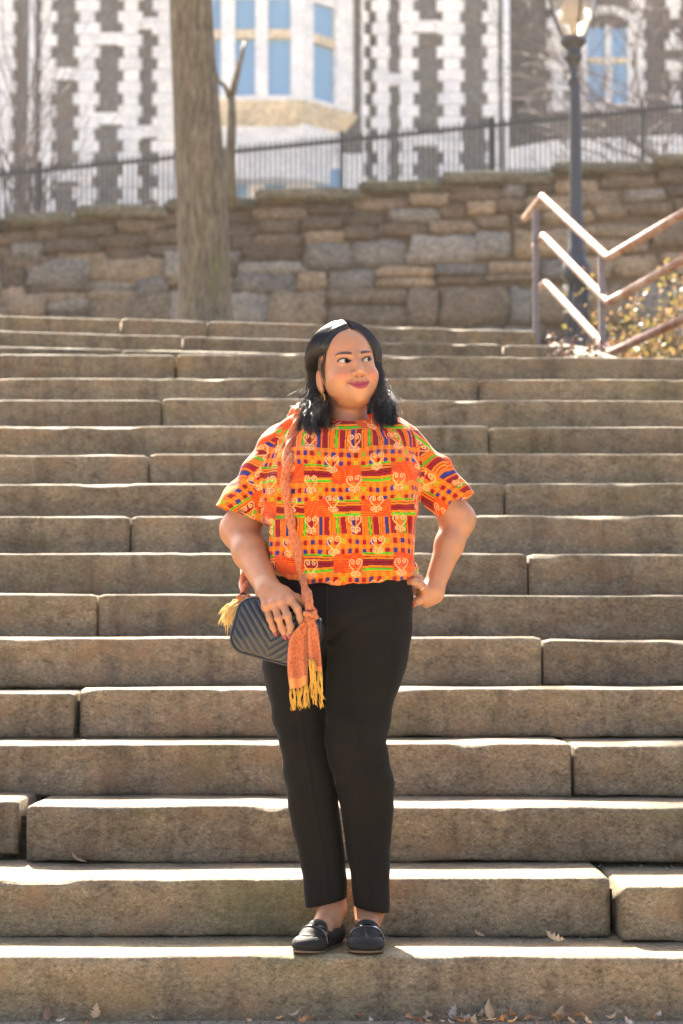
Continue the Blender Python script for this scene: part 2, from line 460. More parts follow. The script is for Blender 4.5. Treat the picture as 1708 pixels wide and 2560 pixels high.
for n_, (a, b, c, d_, m) in enumerate(cells):
    o = rubble(a + .007, b - .007, c + .007, d_ - .007, YW, m, wall)
    if n_ >= 285:                       # beyond the picture's sides: one joined part per kind of stone
        mb = outer.setdefault(m.name, (MB(), m))[0]; mb.add([tuple(v.co) for v in o.data.vertices], [tuple(p.vertices) for p in o.data.polygons]); bpy.data.objects.remove(o)
for mb, m in outer.values(): mb.build('outlying_stones', m, wall, smooth=True)['kind'] = 'stuff'
x = -11.6
MAT_COPE = M_stone('mossy_coping', (.07, .065, .045), (.14, .125, .09), (.23, .21, .16), scale=1.6, rnd=.25, moss=.8, fine=24)
while x < 11.6:
    w = wr.uniform(.9, 1.6); rubble(x + .01, x + w - .01, wtop(x + w / 2) - .17, wtop(x + w / 2) + wr.uniform(-.01, .02), YW - .07, MAT_COPE, wall, 'coping_stone', 1.1, .03); x += w

# ================================================================== iron fence on the wall
YF = 28.7
MAT_IRON = M_plain('black_iron', (.035, .035, .04), .55, .3, .5)
fence = tag(empty('iron_fence', (0, YF, 7.0)), 'black iron picket fence running along the top of the retaining wall', 'fence')
def ftop(x):
    u = 854 + x * F_PX / YF; return PX(854, 437 - (437 - 269) * u / 1708, YF).z
pk = MB(); pk.box((-.012, -.012, -1.0), (.012, .012, .06)); pk.add([(-.02, -.02, .06), (.02, -.02, .06), (.02, .02, .06), (-.02, .02, .06), (0, 0, .15)], [(0, 1, 4), (1, 2, 4), (2, 3, 4), (3, 0, 4), (0, 3, 2, 1)])
pme = py_mesh('picket', pk.V, pk.F); pme.materials.append(MAT_IRON)
npk = 290
for i in range(npk):
    x = -10.8 + i * .0745
    o = bpy.data.objects.new('picket', pme); COL.objects.link(o); o.parent = fence
    o.location = (x, 0, ftop(x) - 7.0 - .02)
for dz in (0, -.80):
    mb = MB(); V = []
    for x in (-10.9, 10.9):
        for (dy, dz2) in ((-.02, -.025), (.02, -.025), (.02, .025), (-.02, .025)): V.append((x, YF + dy, ftop(x) + dz + dz2))
    mb.add(V, [(0, 4, 5, 1), (1, 5, 6, 2), (2, 6, 7, 3), (3, 7, 4, 0), (0, 1, 2, 3), (7, 6, 5, 4)]); mb.build('rail', MAT_IRON, fence)
for x in (-10.9, -8.8, -6.6, -4.4, -2.2, 0.0, 2.2, 4.4, 6.6, 8.8, 10.9):
    mb = MB(); mb.box((x - .03, YF - .032, ftop(x) - 1.1), (x + .03, YF + .032, ftop(x) + .14)); mb.build('post', MAT_IRON, fence)

# ================================================================== college building
YB = 55.0
SB = YB / F_PX
def bx(u): return (u - 854) * SB
def bz(v): return PX(854, v, YB).z
MAT_SCHIST = M_stone('dark_schist', (.085, .082, .078), (.155, .15, .142), (.26, .25, .24), scale=1.3, stretch=(1, 1, 1.6), rnd=.12, fine=9, bs=.6, warm=(.15, .10, .07))
MAT_TERRA = M_stone('white_terracotta', (.68, .665, .63), (.79, .775, .74), (.85, .84, .81), scale=1.2, rnd=.05, fine=14, bs=.15)
MAT_CREAM = M_stone('cream_limestone', (.50, .40, .26), (.66, .55, .38), (.76, .68, .52), scale=1.4, rnd=.05, fine=10, bs=.2)
gt = NT('blue_window_glass'); MAT_GLASS = gt.set(col=(.20, .35, .50), rough=.25, spec=.6)
hall = tag(empty('college_hall', (0, YB, 8.0)), 'college hall of dark stone with white quoins and a bay window', 'building')
mb = MB(); mb.box((bx(-2600), YB, 8), (bx(1272), YB + 10, 24)); mb.build('stone_wall', MAT_SCHIST, hall)
MAT_WING = M_stone('brown_schist', (.075, .066, .064), (.125, .110, .105), (.20, .18, .17), scale=1.3, stretch=(1, 1, 1.6), rnd=.0, fine=9, bs=.6)
mb = MB(); mb.box((bx(1272), YB + 3.0, 8), (bx(3600), YB + 12, 24)); mb.build('stone_wall', MAT_WING, hall)
QH = .335
br = random.Random(4)
def quoins(u0, u1, z0, z1, y=YB, tl=.16, tr=.16, flip=0, name='quoin'):
    z = z0; k = flip
    while z < z1:
        a = bx(u0) - (tl if k % 2 else 0) + br.uniform(-.02, .02); b = bx(u1) + (tr if k % 2 else 0) + br.uniform(-.02, .02)
        mb = MB(); mb.box((a, y - .14 - br.uniform(0, .02), z + .006), (b, y + .05, z + QH - .006)); mb.build(name, MAT_TERRA, hall, bevel=.012)
        z += QH; k += 1
ZB0, ZB1 = bz(560), bz(-40)
for (u0, u1, tl, tr, fl) in ((-640, -590, .14, .14, 0), (-500, -455, .14, .14, 1), (-340, -300, .1, .14, 0), (-180, -140, .14, .1, 1), (-30, 18, .1, .1, 0), (92, 117, .05, .14, 0), (188, 226, .14, .14, 1), (300, 338, .14, .1, 0), (388, 470, .16, .05, 1),
                            (905, 912, .0, .12, 0), (944, 972, .14, .05, 1), (1004, 1036, .05, .16, 0), (1112, 1156, .16, .1, 1), (1226, 1252, .14, .0, 0)):
    quoins(u0, u1, ZB0, ZB1, tl=tl, tr=tr, flip=fl)
for (u0, u1, v) in ((117, 188, 186), (226, 300, 98), (226, 300, 298), (338, 388, 330), (1036, 1112, 68), (1036, 1112, 352), (972, 1004, 200), (338, 388, 60), (117, 188, 440)):
    mb = MB(); z = bz(v); mb.box((bx(u0) - .02, YB - .10, z - .17), (bx(u1) + .02, YB + .05, z + .17)); mb.build('band_course', MAT_TERRA, hall, bevel=.012)
for (u0, u1) in ((62, 78), (1262, 1280)):
    mb = MB(); mb.tube([(bx((u0 + u1) / 2), YB - .3, 8), (bx((u0 + u1) / 2), YB - .3, 24)], (bx(u1) - bx(u0)) / 2, 10); mb.build('downpipe', MAT_TERRA, hall, smooth=True)
# ---- bay window: a canted oriel
bay = [(bx(440), YB), (bx(505), YB - 1.5), (bx(757), YB - 1.5), (bx(885), YB - .05)]
def bay_pt(s, i, off=0):
    a, b = bay[i], bay[i + 1]; dx, dy = b[0] - a[0], b[1] - a[1]; L = math.hypot(dx, dy); nx_, ny_ = dy / L, -dx / L
    return (a[0] + dx * s + nx_ * off, a[1] + dy * s + ny_ * off)
def bay_piece(i, s0, s1, v0, v1, off, th, name, mat, parent=hall, bevel=.01):
    z1, z0 = bz(v0), bz(v1)
    P = [bay_pt(s0, i, off), bay_pt(s1, i, off), bay_pt(s1, i, off - th), bay_pt(s0, i, off - th)]
    mb = MB(); mb.add([(p[0], p[1], z0) for p in P] + [(p[0], p[1], z1) for p in P], [(0, 3, 2, 1), (4, 5, 6, 7), (0, 1, 5, 4), (1, 2, 6, 5), (2, 3, 7, 6), (3, 0, 4, 7)])
    return mb.build(name, mat, parent, bevel=bevel)
mb = MB(); V = [(x, y + .35, z) for z in (bz(470), bz(-60)) for (x, y) in bay] 
mb.add(V, [(0, 1, 5, 4), (1, 2, 6, 5), (2, 3, 7, 6), (4, 5, 6, 7), (3, 2, 1, 0)]); mb.build('bay_core', MAT_TERRA, hall)
facets = {0: [(.12, .88)], 1: [(.09, .20), (.337, .535), (.663, .885)], 2: [(.22, .66)]}
for i, wins in facets.items():
    edges = [0.0]
    for (a, b) in wins: edges += [a, b]
    edges.append(1.0)
    for q in range(0, len(edges), 2):
        if edges[q + 1] - edges[q] > .005: bay_piece(i, edges[q], edges[q + 1], -60, 290, .0, .34, 'mullion', MAT_TERRA)
    for (a, b) in wins:
        for (v0, v1, ex) in ((-60, 36, 'lintel'), (113, 136, 'transom'), (276, 290, 'window_sill')):
            bay_piece(i, a, b, v0, v1, -.03 if ex != 'window_sill' else .05, .30, ex, MAT_CREAM if ex == 'transom' else MAT_TERRA)
        for (v0, v1) in ((36, 113), (136, 276)):
            w = bay_piece(i, a, b, v0, v1, -.16, .03, 'window', MAT_GLASS, bevel=0)
# corbel under the bay
mb = MB(); lev = [(290, .12), (305, .02), (335, -.25), (372, -.75), (400, -.95)]
V = []
for (v, off) in lev:
    for k, (x, y) in enumerate(bay):
        cx_, cy_ = bx(690), YB + .3; f = 1 + off * .55
        V.append((cx_ + (x - cx_) * f, min(YB + .02, cy_ + (y - cy_) * f), bz(v)))
F = [(r * 4 + k, r * 4 + k + 1, (r + 1) * 4 + k + 1, (r + 1) * 4 + k) for r in range(len(lev) - 1) for k in range(3)]
mb.add(V, F); mb.build('corbel', MAT_CREAM, hall)
mb = MB(); mb.box((bx(470), YB - .35, 8), (bx(905), YB + .02, bz(392))); mb.build('plinth', MAT_TERRA, hall)
for (u0, u1) in ((572, 617), (663, 716), (788, 852)):
    mb = MB(); mb.box((bx(u0), YB - .385, bz(500)), (bx(u1), YB - .345, bz(430))); mb.build('basement_window', MAT_GLASS, hall)
# ---- recessed wing on the right with an arched window pair
YR = YB + 3.0; SR = YR / F_PX
def rx(u): return (u - 854) * SR
def rz(v): return PX(854, v, YR).z
z = rz(280)
for k in range(14):
    wL = (0 if k % 2 else .18)
    for (ua, ub) in ((1388, 1416), (1600, 1620), (1690, 1712)):
        if ua > 1650 and k % 3 == 2: continue
        mb = MB(); mb.box((rx(ua) - wL * .8, YR - .12, z), (rx(ub) + (wL if ua < 1500 else wL * .5), YR + .03, z + .30)); mb.build('quoin', MAT_TERRA, hall, bevel=.012)
    z += .31
wing_win = empty('wing_window', (0, 0, 0)); wing_win.parent = hall; wing_win.location = -hall.location
def wbox(u0, u1, v0, v1, y0, y1, name, mat):
    mb = MB(); mb.box((rx(u0), YR + y0, rz(v1)), (rx(u1), YR + y1, rz(v0))); mb.build(name, mat, wing_win, bevel=.01)
for (u0, u1) in ((1462, 1478), (1524, 1540), (1580, 1596)): wbox(u0, u1, 66, 262, -.12, .03, 'jamb', MAT_TERRA)
wbox(1425, 1610, 262, 282, -.2, .03, 'window_sill', MAT_TERRA); wbox(1478, 1580, 146, 160, -.10, .02, 'transom', MAT_CREAM)
for (u0, u1) in ((1478, 1524), (1540, 1580)):
    for (v0, v1) in ((72, 146), (160, 262)): wbox(u0, u1, v0, v1, -.04, -.02, 'pane', MAT_GLASS)
for k in range(9):
    a = math.pi * (k + .5) / 9; c = (rx(1529), rz(84)); rr = (rx(1596) - rx(1462)) / 2
    mb = MB(); P = []
    for (r0, a0) in ((rr, -.17), (rr, .17), (rr + .3, .17), (rr + .3, -.17)): P.append((c[0] + r0 * math.cos(a + a0), c[1] + r0 * .75 * math.sin(a + a0)))
    mb.add([(p[0], YR - .13, p[1]) for p in P] + [(p[0], YR + .03, p[1]) for p in P], [(0, 1, 2, 3), (7, 6, 5, 4), (0, 4, 5, 1), (1, 5, 6, 2), (2, 6, 7, 3), (3, 7, 4, 0)])
    mb.build('voussoir', MAT_TERRA, wing_win)
# white ramp wall in front of the wing
mb = MB(); V = []
for (u, v) in ((1270, 420), (1270, 372), (1375, 352), (2000, 322), (2000, 420)): V.append(PX(u, v, 50))
n = len(V); mb.add([tuple(p) for p in V] + [(p[0], p[1] + .4, p[2]) for p in V], [tuple(range(n - 1, -1, -1)), tuple(range(n, 2 * n))] + [(i, (i + 1) % n, (i + 1) % n + n, i + n) for i in range(n)])
tag(mb.build('ramp_wall', MAT_TERRA), 'low white stone ramp wall seen through the iron fence', 'wall')
sheet('upper_terrace', [-900, -60, -12, 0, 12, 60, 900], [28.6, 34, 45, 56, 90, 900], lambda x, y: 6.6 + .03 * x if abs(x) < 13 else 6.6, M_stone('terrace_bounce_paving', (.40, .39, .37), (.48, .47, .45), (.55, .54, .52), scale=1.2, stretch=(1, 1, 1), rnd=0, fine=30, bs=.2))  # unseen paving, made pale to bounce fill light onto the facade

# ================================================================== trees
MAT_BARK = M_stone('grey_brown_bark', (.085, .068, .045), (.165, .135, .095), (.25, .21, .15), scale=5, stretch=(1, 1, .18), rnd=.05, moss=.6, fine=45, bs=1.0)
MAT_TWIG = M_plain('bare_twig', (.10, .075, .072), .8, var=.3)
def limb(mb, p, d, L, r, depth, rg, nseg=5, spread=.6, minr=.004, wig=.12, n=5, kids=(2, 4)):
    pts = [np.array(p, float)]; d = np.array(d, float); d /= np.linalg.norm(d)
    for i in range(nseg):
        d = d + np.array([rg.gauss(0, wig), rg.gauss(0, wig), rg.gauss(0, wig) + .03]); d /= np.linalg.norm(d)
        pts.append(pts[-1] + d * L / nseg)
    rad = np.linspace(r, max(minr, r * .45), nseg + 1)
    mb.tube(pts, rad, n)
    if depth <= 0: return
    for k in range(rg.randint(*kids)):
        i = rg.randint(2, nseg); nd = d + np.array([rg.gauss(0, spread), rg.gauss(0, spread), rg.gauss(.1, spread * .7)])
        limb(mb, pts[i], nd, L * rg.uniform(.5, .8), rad[i] * rg.uniform(.45, .65), depth - 1, rg, nseg, spread, minr, wig, 4, kids)
tr = random.Random(8)
YT = 18.0
tree = tag(empty('tree', PX(512, 806, YT)), 'thick straight grey-brown tree trunk standing at the top of the steps', 'tree')
pts = []; rad = []
for (v, uc, w) in ((860, 517, 170), (820, 516, 156), (800, 515, 144), (760, 513, 136), (700, 512, 132), (560, 507, 128), (420, 500, 124), (280, 492, 118), (140, 483, 112), (0, 476, 107), (-200, 466, 98), (-420, 452, 90)):
    pts.append(PX(uc, v, YT)); rad.append(w / 2 * YT / F_PX)
P = np.array([tuple(p) for p in pts]); zz = np.linspace(P[0, 2], P[-1, 2], 60)
cx = np.interp(zz, P[:, 2], P[:, 0]); rr = np.interp(zz, P[:, 2], rad)
nA = 40; V = []
for i, z_ in enumerate(zz):
    for k in range(nA):
        a = 2 * math.pi * k / nA
        q = rr[i] * (1 + .035 * float(fbm(np.array([math.cos(a) * 4.]), np.array([math.sin(a) * 4.]), np.array([z_ * .9]), 3)[0]) + .02 * math.sin(a * 11 + z_ * .7))
        V.append((cx[i] + q * math.cos(a), YT + q * math.sin(a), z_))
F = [(i * nA + k, i * nA + (k + 1) % nA, (i + 1) * nA + (k + 1) % nA, (i + 1) * nA + k) for i in range(len(zz) - 1) for k in range(nA)]
link('trunk', py_mesh('trunk', V, F, True), MAT_BARK, tree)
mb = MB(); top = P[-1]
for k in range(5):
    a = k * 1.3; limb(mb, top - np.array([0, 0, .15 + .1 * k]), (math.cos(a) * .6, math.sin(a) * .6, 1), 2.6, .13, 2, tr, spread=.5, minr=.012)
mb.build('limbs', MAT_BARK, tree, smooth=True)
# slender sapling by the fence
sap = tag(empty('sapling', PX(583, 500, 26)), 'slender bare forked sapling behind the thick trunk', 'tree')
mb = MB(); q = [PX(580, 520, 26), PX(576, 400, 26), PX(580, 300, 26), PX(577, 245, 26)]; mb.tube(q, (.075, .068, .06, .055), 8)
mb.tube([PX(577, 250, 26), PX(592, 190, 26), PX(606, 130, 26), PX(612, 105, 26.2)], (.05, .042, .032, .02), 7)
mb.tube([PX(577, 250, 26), PX(562, 215, 25.9), PX(545, 200, 25.8), PX(530, 150, 25.7)], (.04, .03, .025, .015), 7)
mb.build('trunk', MAT_BARK, sap, smooth=True)
# bare twiggy tree in front of the wing
bt = tag(empty('bare_tree', (7.2, 40, 7)), 'leafless purplish twiggy tree in front of the grey wing', 'tree')
mb = MB(); tg = random.Random(31)
mb.tube([(8.6, 40, 6.5), (8.4, 40, 9.5), (8.3, 39.8, 11)], (.2, .16, .13), 8)
for (z_, dx) in ((9.6, -1), (10.4, -.8), (10.8, -.5), (11, -.2), (11, .3), (10.2, .6), (9.4, -1.2), (11, -.9)):
    limb(mb, (8.35, 40, z_), (dx, tg.uniform(-.4, .4), .45), 3.1, .085, 3, tg, nseg=5, spread=.6, minr=.0085, wig=.14, kids=(4, 5))
mb.build('branches', MAT_TWIG, bt, smooth=True)
bl = tag(empty('bare_bush', (-4.6, 26.5, 5)), 'sunlit bare brown bush at the foot of the white quoins', 'bush')
mb = MB()
for k in range(9):
    limb(mb, (-5.2 + .10 * k, 29.6, 6.2), (tg.uniform(-.25, .25), tg.uniform(-.2, .2), 1), 2.6, .03, 2, tg, nseg=5, spread=.4, minr=.005, kids=(3, 4))
mb.build('branches', MAT_TWIG, bl, smooth=True)

# ================================================================== lamp post
YL = 18.0
MAT_LAMP = M_plain('dark_grey_lamp_paint', (.05, .052, .06), .45, .2, .5)
lamp = tag(empty('street_lamp', PX(1443, 870, YL)), 'dark cast iron park lamp post with clear ribbed lantern globe', 'street lamp')
SL = YL / F_PX; lx = PX(1440, 500, YL).x
def lz(v): return PX(854, v, YL).z
def lprof(lst): return [(r * SL, lz(v)) for (v, r) in lst]
mb = MB(); mb.lathe(lprof([(930, 34), (846, 30), (840, 29), (760, 27), (705, 27), (700, 33), (690, 36), (676, 37), (660, 33), (648, 26), (640, 22), (630, 25), (622, 20), (560, 17.5), (400, 15.5), (300, 14.5), (212, 13.5)]), (lx, YL, 0), 20); mb.build('post', MAT_LAMP, lamp, smooth=True)
mb = MB()
for k in range(10):
    a = 2 * math.pi * k / 10; c_, s_ = math.cos(a), math.sin(a)
    mb.tube([(lx + c_ * 29 * SL, YL + s_ * 29 * SL, lz(845)), (lx + c_ * 27.5 * SL, YL + s_ * 27.5 * SL, lz(712))], 3.6 * SL, 5)
mb.build('fluting', MAT_LAMP, lamp, smooth=True)
lx2 = PX(1433, 100, YL).x
mb = MB(); mb.lathe(lprof([(215, 12), (206, 16), (198, 15), (194, 11), (160, 12.5), (154, 18), (145, 23), (136, 23), (130, 20), (122, 20), (116, 26), (108, 33), (100, 34), (94, 28), (92, 5)]), (lx2, YL, 0), 20); mb.build('capital', MAT_LAMP, lamp, smooth=True)
tg_ = NT('clear_lantern_glass'); MAT_LG = tg_.set(col=(.92, .9, .86), rough=.22, trans=.75, spec=.5)
mb = MB(); mb.lathe(lprof([(96, 27), (80, 34), (60, 44), (35, 53), (10, 58), (-14, 60)]), (lx2, YL, 0), 28); mb.build('globe', MAT_LG, lamp, smooth=True)
mb = MB(); mb.lathe(lprof([(4, 60), (-4, 64), (-14, 65), (-22, 62), (-40, 50), (-70, 40), (-90, 14), (-110, 8), (-130, 2)]), (lx2, YL, 0), 24); mb.build('lantern_roof', MAT_LAMP, lamp, smooth=True)
for k in range(4):
    a = R(-78 + 90 * k); c_, s_ = math.cos(a), math.sin(a)
    mb = MB(); mb.tube([(lx2 + c_ * r * SL, YL + s_ * r * SL, lz(v)) for (v, r) in ((97, 29), (80, 36), (60, 46), (35, 55), (10, 60), (-12, 62))], 3 * SL, 6); mb.build('rib', MAT_LAMP, lamp, smooth=True)
mb = MB(); mb.lathe(lprof([(92, 3), (60, 8), (52, 20), (40, 24), (20, 22), (0, 12)]), (lx2, YL, 0), 16); mb.build('lamp_insert', M_plain('warm_reflector', (.55, .38, .20), .4), lamp, smooth=True)

# ================================================================== handrail
MAT_RAIL = NT('worn_bronze_rail'); _v = MAT_RAIL.coords('Position')
_n = MAT_RAIL.noise(_v, 9, 4)
MAT_RAIL = MAT_RAIL.set(col=MAT_RAIL.ramp(_n, [(.35, (.22, .10, .07)), (.55, (.34, .22, .16)), (.7, (.42, .33, .28))]), rough=.5, metal=.35)
MAT_POST = M_plain('rail_post_paint', (.17, .15, .16), .5, .3, .5, var=.2)
hr = tag(empty('handrail', PD(1380, 830, 12.7)), 'three-bar bronze metal handrail bending beside the upper steps', 'handrail')
for (e, p_, v_, q_) in (((1205, 502), (1245, 452), (1396, 592), (1640, 448)), ((1228, 563), (1248, 542), (1397, 694), (1640, 556)), ((1236, 663), (1253, 648), (1402, 810), (1640, 700))):
    pts = [PD(*e, 14.9), PD(*p_, 14.3), PD(*v_, 12.6), PD(q_[0], q_[1], 11.2)]
    # square-ish tube with tight bends
    P = []
    for i in range(len(pts)):
        if i in (0, len(pts) - 1): P.append(pts[i]); continue
        for s in (-.05, 0, .05):
            a = pts[i - 1] if s < 0 else pts[i + 1]; P.append(pts[i] + (a - pts[i]).normalized() * abs(s))
    mb = MB(); mb.tube([tuple(p) for p in P], .0275, 10); mb.build('rail', MAT_RAIL, hr, smooth=True)
for (u, v0, v1, Y) in ((1234, 482, 860, 14.5), (1381, 580, 880, 12.75), (1628, 452, 900, 11.25)):
    a, b = PD(u - (5 if u < 1300 else 0), v0, Y), PD(u, v1, Y)
    mb = MB(); mb.box((a.x - .021, Y - .021, b.z), (a.x + .021, Y + .021, a.z)); mb.build('post', MAT_POST, hr)

# ================================================================== shrub and dry weeds on the bank
ml = NT('yellow_green_leaf'); oi = ml.new('ShaderNodeNewGeometry').outputs['Random Per Island']
MAT_LEAF = ml.set(col=ml.ramp(oi, [(0, (.27, .20, .055)), (.4, (.20, .18, .05)), (.7, (.31, .19, .075)), (1, (.29, .14, .075))]), rough=.55)
def thin_leaf(t):
    tl_ = t.new('ShaderNodeBsdfTranslucent'); mx = t.new('ShaderNodeMixShader'); mx.inputs[0].default_value = .32
    src = t.p.inputs['Base Color'].links[0].from_socket; t.lk(src, tl_.inputs['Color'])
    out = [n for n in t.n if n.type == 'OUTPUT_MATERIAL'][0]
    t.lk(t.p.outputs[0], mx.inputs[1]); t.lk(tl_.outputs[0], mx.inputs[2]); t.lk(mx.outputs[0], out.inputs[0])
thin_leaf(ml)
def leaf_cloud(name, cs, n, size, material, parent, rg):
    V = []; F = []
    for k in range(n):
        c, s = rg.choice(cs)
        p = np.array(c) + np.array([rg.gauss(0, s[0]), rg.gauss(0, s[1]), rg.gauss(0, s[2])])
        a = np.array([rg.gauss(0, 1) for _ in range(3)]); a /= np.linalg.norm(a); b = np.cross(a, [rg.gauss(0, 1), rg.gauss(0, 1), 1.0]); b /= np.linalg.norm(b)
        L = size * rg.uniform(.6, 1.3); w = L * .38; nrm = np.cross(a, b)
        o = len(V); V += [p, p + a * L * .5 + b * w + nrm * L * .08, p + a * L, p + a * L * .5 - b * w + nrm * L * .08]; F += [(o, o + 1, o + 2), (o, o + 2, o + 3)]
    return link(name, py_mesh(name, V, F, True), material, parent)
sh = tag(empty('shrub', PX(1650, 880, 14.0)), 'yellow-green leafy shrub behind the handrail', 'shrub')
sr = random.Random(3)
b0 = PX(1640, 900, 14.0); mb = MB(); cs = []
for k in range(26):
    p = np.array((b0.x + sr.uniform(-.2, .8), 14.0 + sr.uniform(-.3, .6), 2.44)); d = np.array([sr.gauss(.05, .13), sr.gauss(0, .2), 1.0]); d /= np.linalg.norm(d)
    q = [p + d * t + np.array([.06 * math.sin(t * 5 + k), 0, 0]) for t in np.linspace(0, sr.uniform(.55, 1.2), 6)]
    mb.tube(q, np.linspace(.012, .004, 6), 5)
    for w in q[2:]: cs.append((w, (.07, .07, .06)))
mb.build('stems', MAT_TWIG, sh, smooth=True); leaf_cloud('leaves', cs, 2600, .042, MAT_LEAF, sh, sr)
sh2 = tag(empty('low_shrub', PX(1500, 880, 13.6)), 'small golden-leaved shrub between lamp post and handrail', 'shrub')
cs = []; mb = MB(); b0 = PX(1550, 880, 13.6)
for k in range(9):
    p = np.array((b0.x + sr.uniform(-.15, .3), 13.6 + sr.uniform(-.1, .2), 2.44)); d = np.array([sr.gauss(0, .1), sr.gauss(0, .2), 1.0]); q = [p + d * t for t in np.linspace(0, sr.uniform(.35, .75), 5)]
    mb.tube(q, .006, 5)
    for w in q[1:]: cs.append((w, (.06, .06, .05)))
mb.build('stems', MAT_TWIG, sh2, smooth=True); leaf_cloud('leaves', cs, 700, .04, MAT_LEAF, sh2, sr)
wd = tag(empty('dry_weed', PX(1395, 890, 10.7)), 'tuft of dry reddish weeds by the sloping curb stone', 'weed')
mb = MB(); cs = []
b0 = PX(1400, 890, 10.8)
for k in range(16):
    p = np.array((b0.x + sr.uniform(-.10, .16), 10.8 + sr.uniform(-.05, .1), 2.42)); d = np.array([sr.gauss(0, .5), sr.gauss(0, .3), 1.0]); q = [p + d * t for t in np.linspace(0, sr.uniform(.08, .2), 4)]
    mb.tube(q, .002, 4); cs.append((q[-1], (.012, .012, .012))); cs.append((q[-2], (.012, .012, .012)))
mb.build('stems', MAT_TWIG, wd, smooth=True)
mw = NT('dry_red_leaf'); MAT_DRY = mw.set(col=mw.ramp(mw.new('ShaderNodeNewGeometry').outputs['Random Per Island'], [(0, (.20, .09, .05)), (.5, (.34, .20, .11)), (1, (.42, .32, .22))]), rough=.6)
leaf_cloud('leaves', cs, 150, .03, MAT_DRY, wd, sr)
# ================================================================== implicit surfaces -> meshes
f32 = np.float32
def A3(v): return np.asarray(tuple(v), f32)
def cone(P, a, b, ra, rb):
    a, b = A3(a), A3(b); ba = b - a; pa = P - a
    t = np.clip(pa @ ba / (ba @ ba + 1e-12), 0, 1)
    return np.linalg.norm(pa - t[:, None] * ba, axis=1) - (ra + (rb - ra) * t)
def ell(P, c, r):
    q = P - A3(c); r = A3(r)
    k0 = np.linalg.norm(q / r, axis=1); k1 = np.linalg.norm(q / (r * r), axis=1)
    return k0 * (k0 - 1) / (k1 + 1e-9)
def smin(a, b, k):
    h = np.maximum(k - np.abs(a - b), 0) / k
    return np.minimum(a, b) - h * h * k * .25
def smax(a, b, k): return -smin(-a, -b, k)
def chain(P, pts, rad, k=.01):
    d = None
    for i in range(len(pts) - 1):
        e = cone(P, pts[i], pts[i + 1], rad[i], rad[i + 1]); d = e if d is None else smin(d, e, k)
    return d
def plane(P, p, n):
    n = A3(n); n = n / np.linalg.norm(n); return (P - A3(p)) @ n
def rbox(P, c, h, r):
    q = np.abs(P - A3(c)) - (A3(h) - r)
    return np.linalg.norm(np.maximum(q, 0), axis=1) + np.minimum(q.max(1), 0) - r
def tform(P, o, M):          # world -> local (M columns are the local axes)
    return (P - A3(o)) @ np.asarray(M, f32)
def mesh_sdf(f, lo, hi, h, B=8, slack=1.25):
    lo = np.asarray(lo, float); hi = np.asarray(hi, float)
    nb = np.ceil((hi - lo) / (h * B)).astype(int); n = nb * B + 1
    ci = np.stack(np.meshgrid(*[np.arange(k) for k in nb], indexing='ij'), -1).reshape(-1, 3)
    cen = (lo + (ci + .5) * B * h).astype(f32)
    dc = f(cen); keep = np.abs(dc) < slack * .87 * B * h
    vol = np.where(dc < 0, -1, 1).astype(f32).reshape(nb)
    vol = np.repeat(np.repeat(np.repeat(vol, B, 0), B, 1), B, 2)
    vol = np.pad(vol, ((0, 1),) * 3, mode='edge')
    g = np.stack(np.meshgrid(*[np.arange(B + 1)] * 3, indexing='ij'), -1).reshape(-1, 3)
    kb = ci[keep]
    for s in range(0, len(kb), 600):
        b = kb[s:s + 600]; idx = (b[:, None] * B + g[None]).reshape(-1, 3)
        vol[idx[:, 0], idx[:, 1], idx[:, 2]] = f((lo + idx * h).astype(f32))
    ins = vol < 0
    c = np.zeros(np.array(vol.shape) - 1, np.int8)
    off = [(i, j, k) for i in (0, 1) for j in (0, 1) for k in (0, 1)]
    S = c.shape
    for (i, j, k) in off: c += ins[i:i + S[0], j:j + S[1], k:k + S[2]]
    act = np.argwhere((c > 0) & (c < 8)); N = len(act)
    ids = np.full(S, -1, np.int32); ids[act[:, 0], act[:, 1], act[:, 2]] = np.arange(N)
    val = np.stack([vol[act[:, 0] + i, act[:, 1] + j, act[:, 2] + k] for (i, j, k) in off], 1)
    acc = np.zeros((N, 3)); cnt = np.zeros(N); offa = np.array(off, float)
    for a in range(8):
        for b in range(a + 1, 8):
            if np.abs(offa[a] - offa[b]).sum() != 1: continue
            va, vb = val[:, a], val[:, b]; m = (va < 0) != (vb < 0)
            t = np.where(m, va / np.where(m, va - vb, 1), 0)
            acc += np.where(m[:, None], offa[a] + t[:, None] * (offa[b] - offa[a]), 0); cnt += m
    V = lo + (act + acc / cnt[:, None]) * h
    quads = []
    for ax in range(3):
        sl0 = [slice(None)] * 3; sl1 = [slice(None)] * 3; sl0[ax] = slice(0, -1); sl1[ax] = slice(1, None)
        a, b = ins[tuple(sl0)], ins[tuple(sl1)]
        e = np.argwhere(a != b); u, w = (ax + 1) % 3, (ax + 2) % 3
        ok = (e[:, u] > 0) & (e[:, w] > 0) & (e[:, u] < S[u]) & (e[:, w] < S[w]); e = e[ok]
        fl = a[e[:, 0], e[:, 1], e[:, 2]]
        q = []
        for (du, dw) in ((-1, -1), (0, -1), (0, 0), (-1, 0)):
            k = e.copy(); k[:, u] += du; k[:, w] += dw; q.append(ids[k[:, 0], k[:, 1], k[:, 2]])
        q = np.stack(q, 1); q[~fl] = q[~fl][:, ::-1]; quads.append(q)
    Q = np.concatenate(quads); Q = Q[(Q >= 0).all(1)]
    return V, Q
def normals(f, V, e=.0008):
    V = V.astype(f32); n = np.stack([f(V + np.eye(3, dtype=f32)[i] * e) - f(V - np.eye(3, dtype=f32)[i] * e) for i in range(3)], 1)
    return n / (np.linalg.norm(n, axis=1)[:, None] + 1e-12)
def project(f, V, it=3):
    """pull points onto the surface"""
    V = V.astype(f32)
    for _ in range(it): V = V - (f(V) * .9)[:, None] * normals(f, V)
    return V
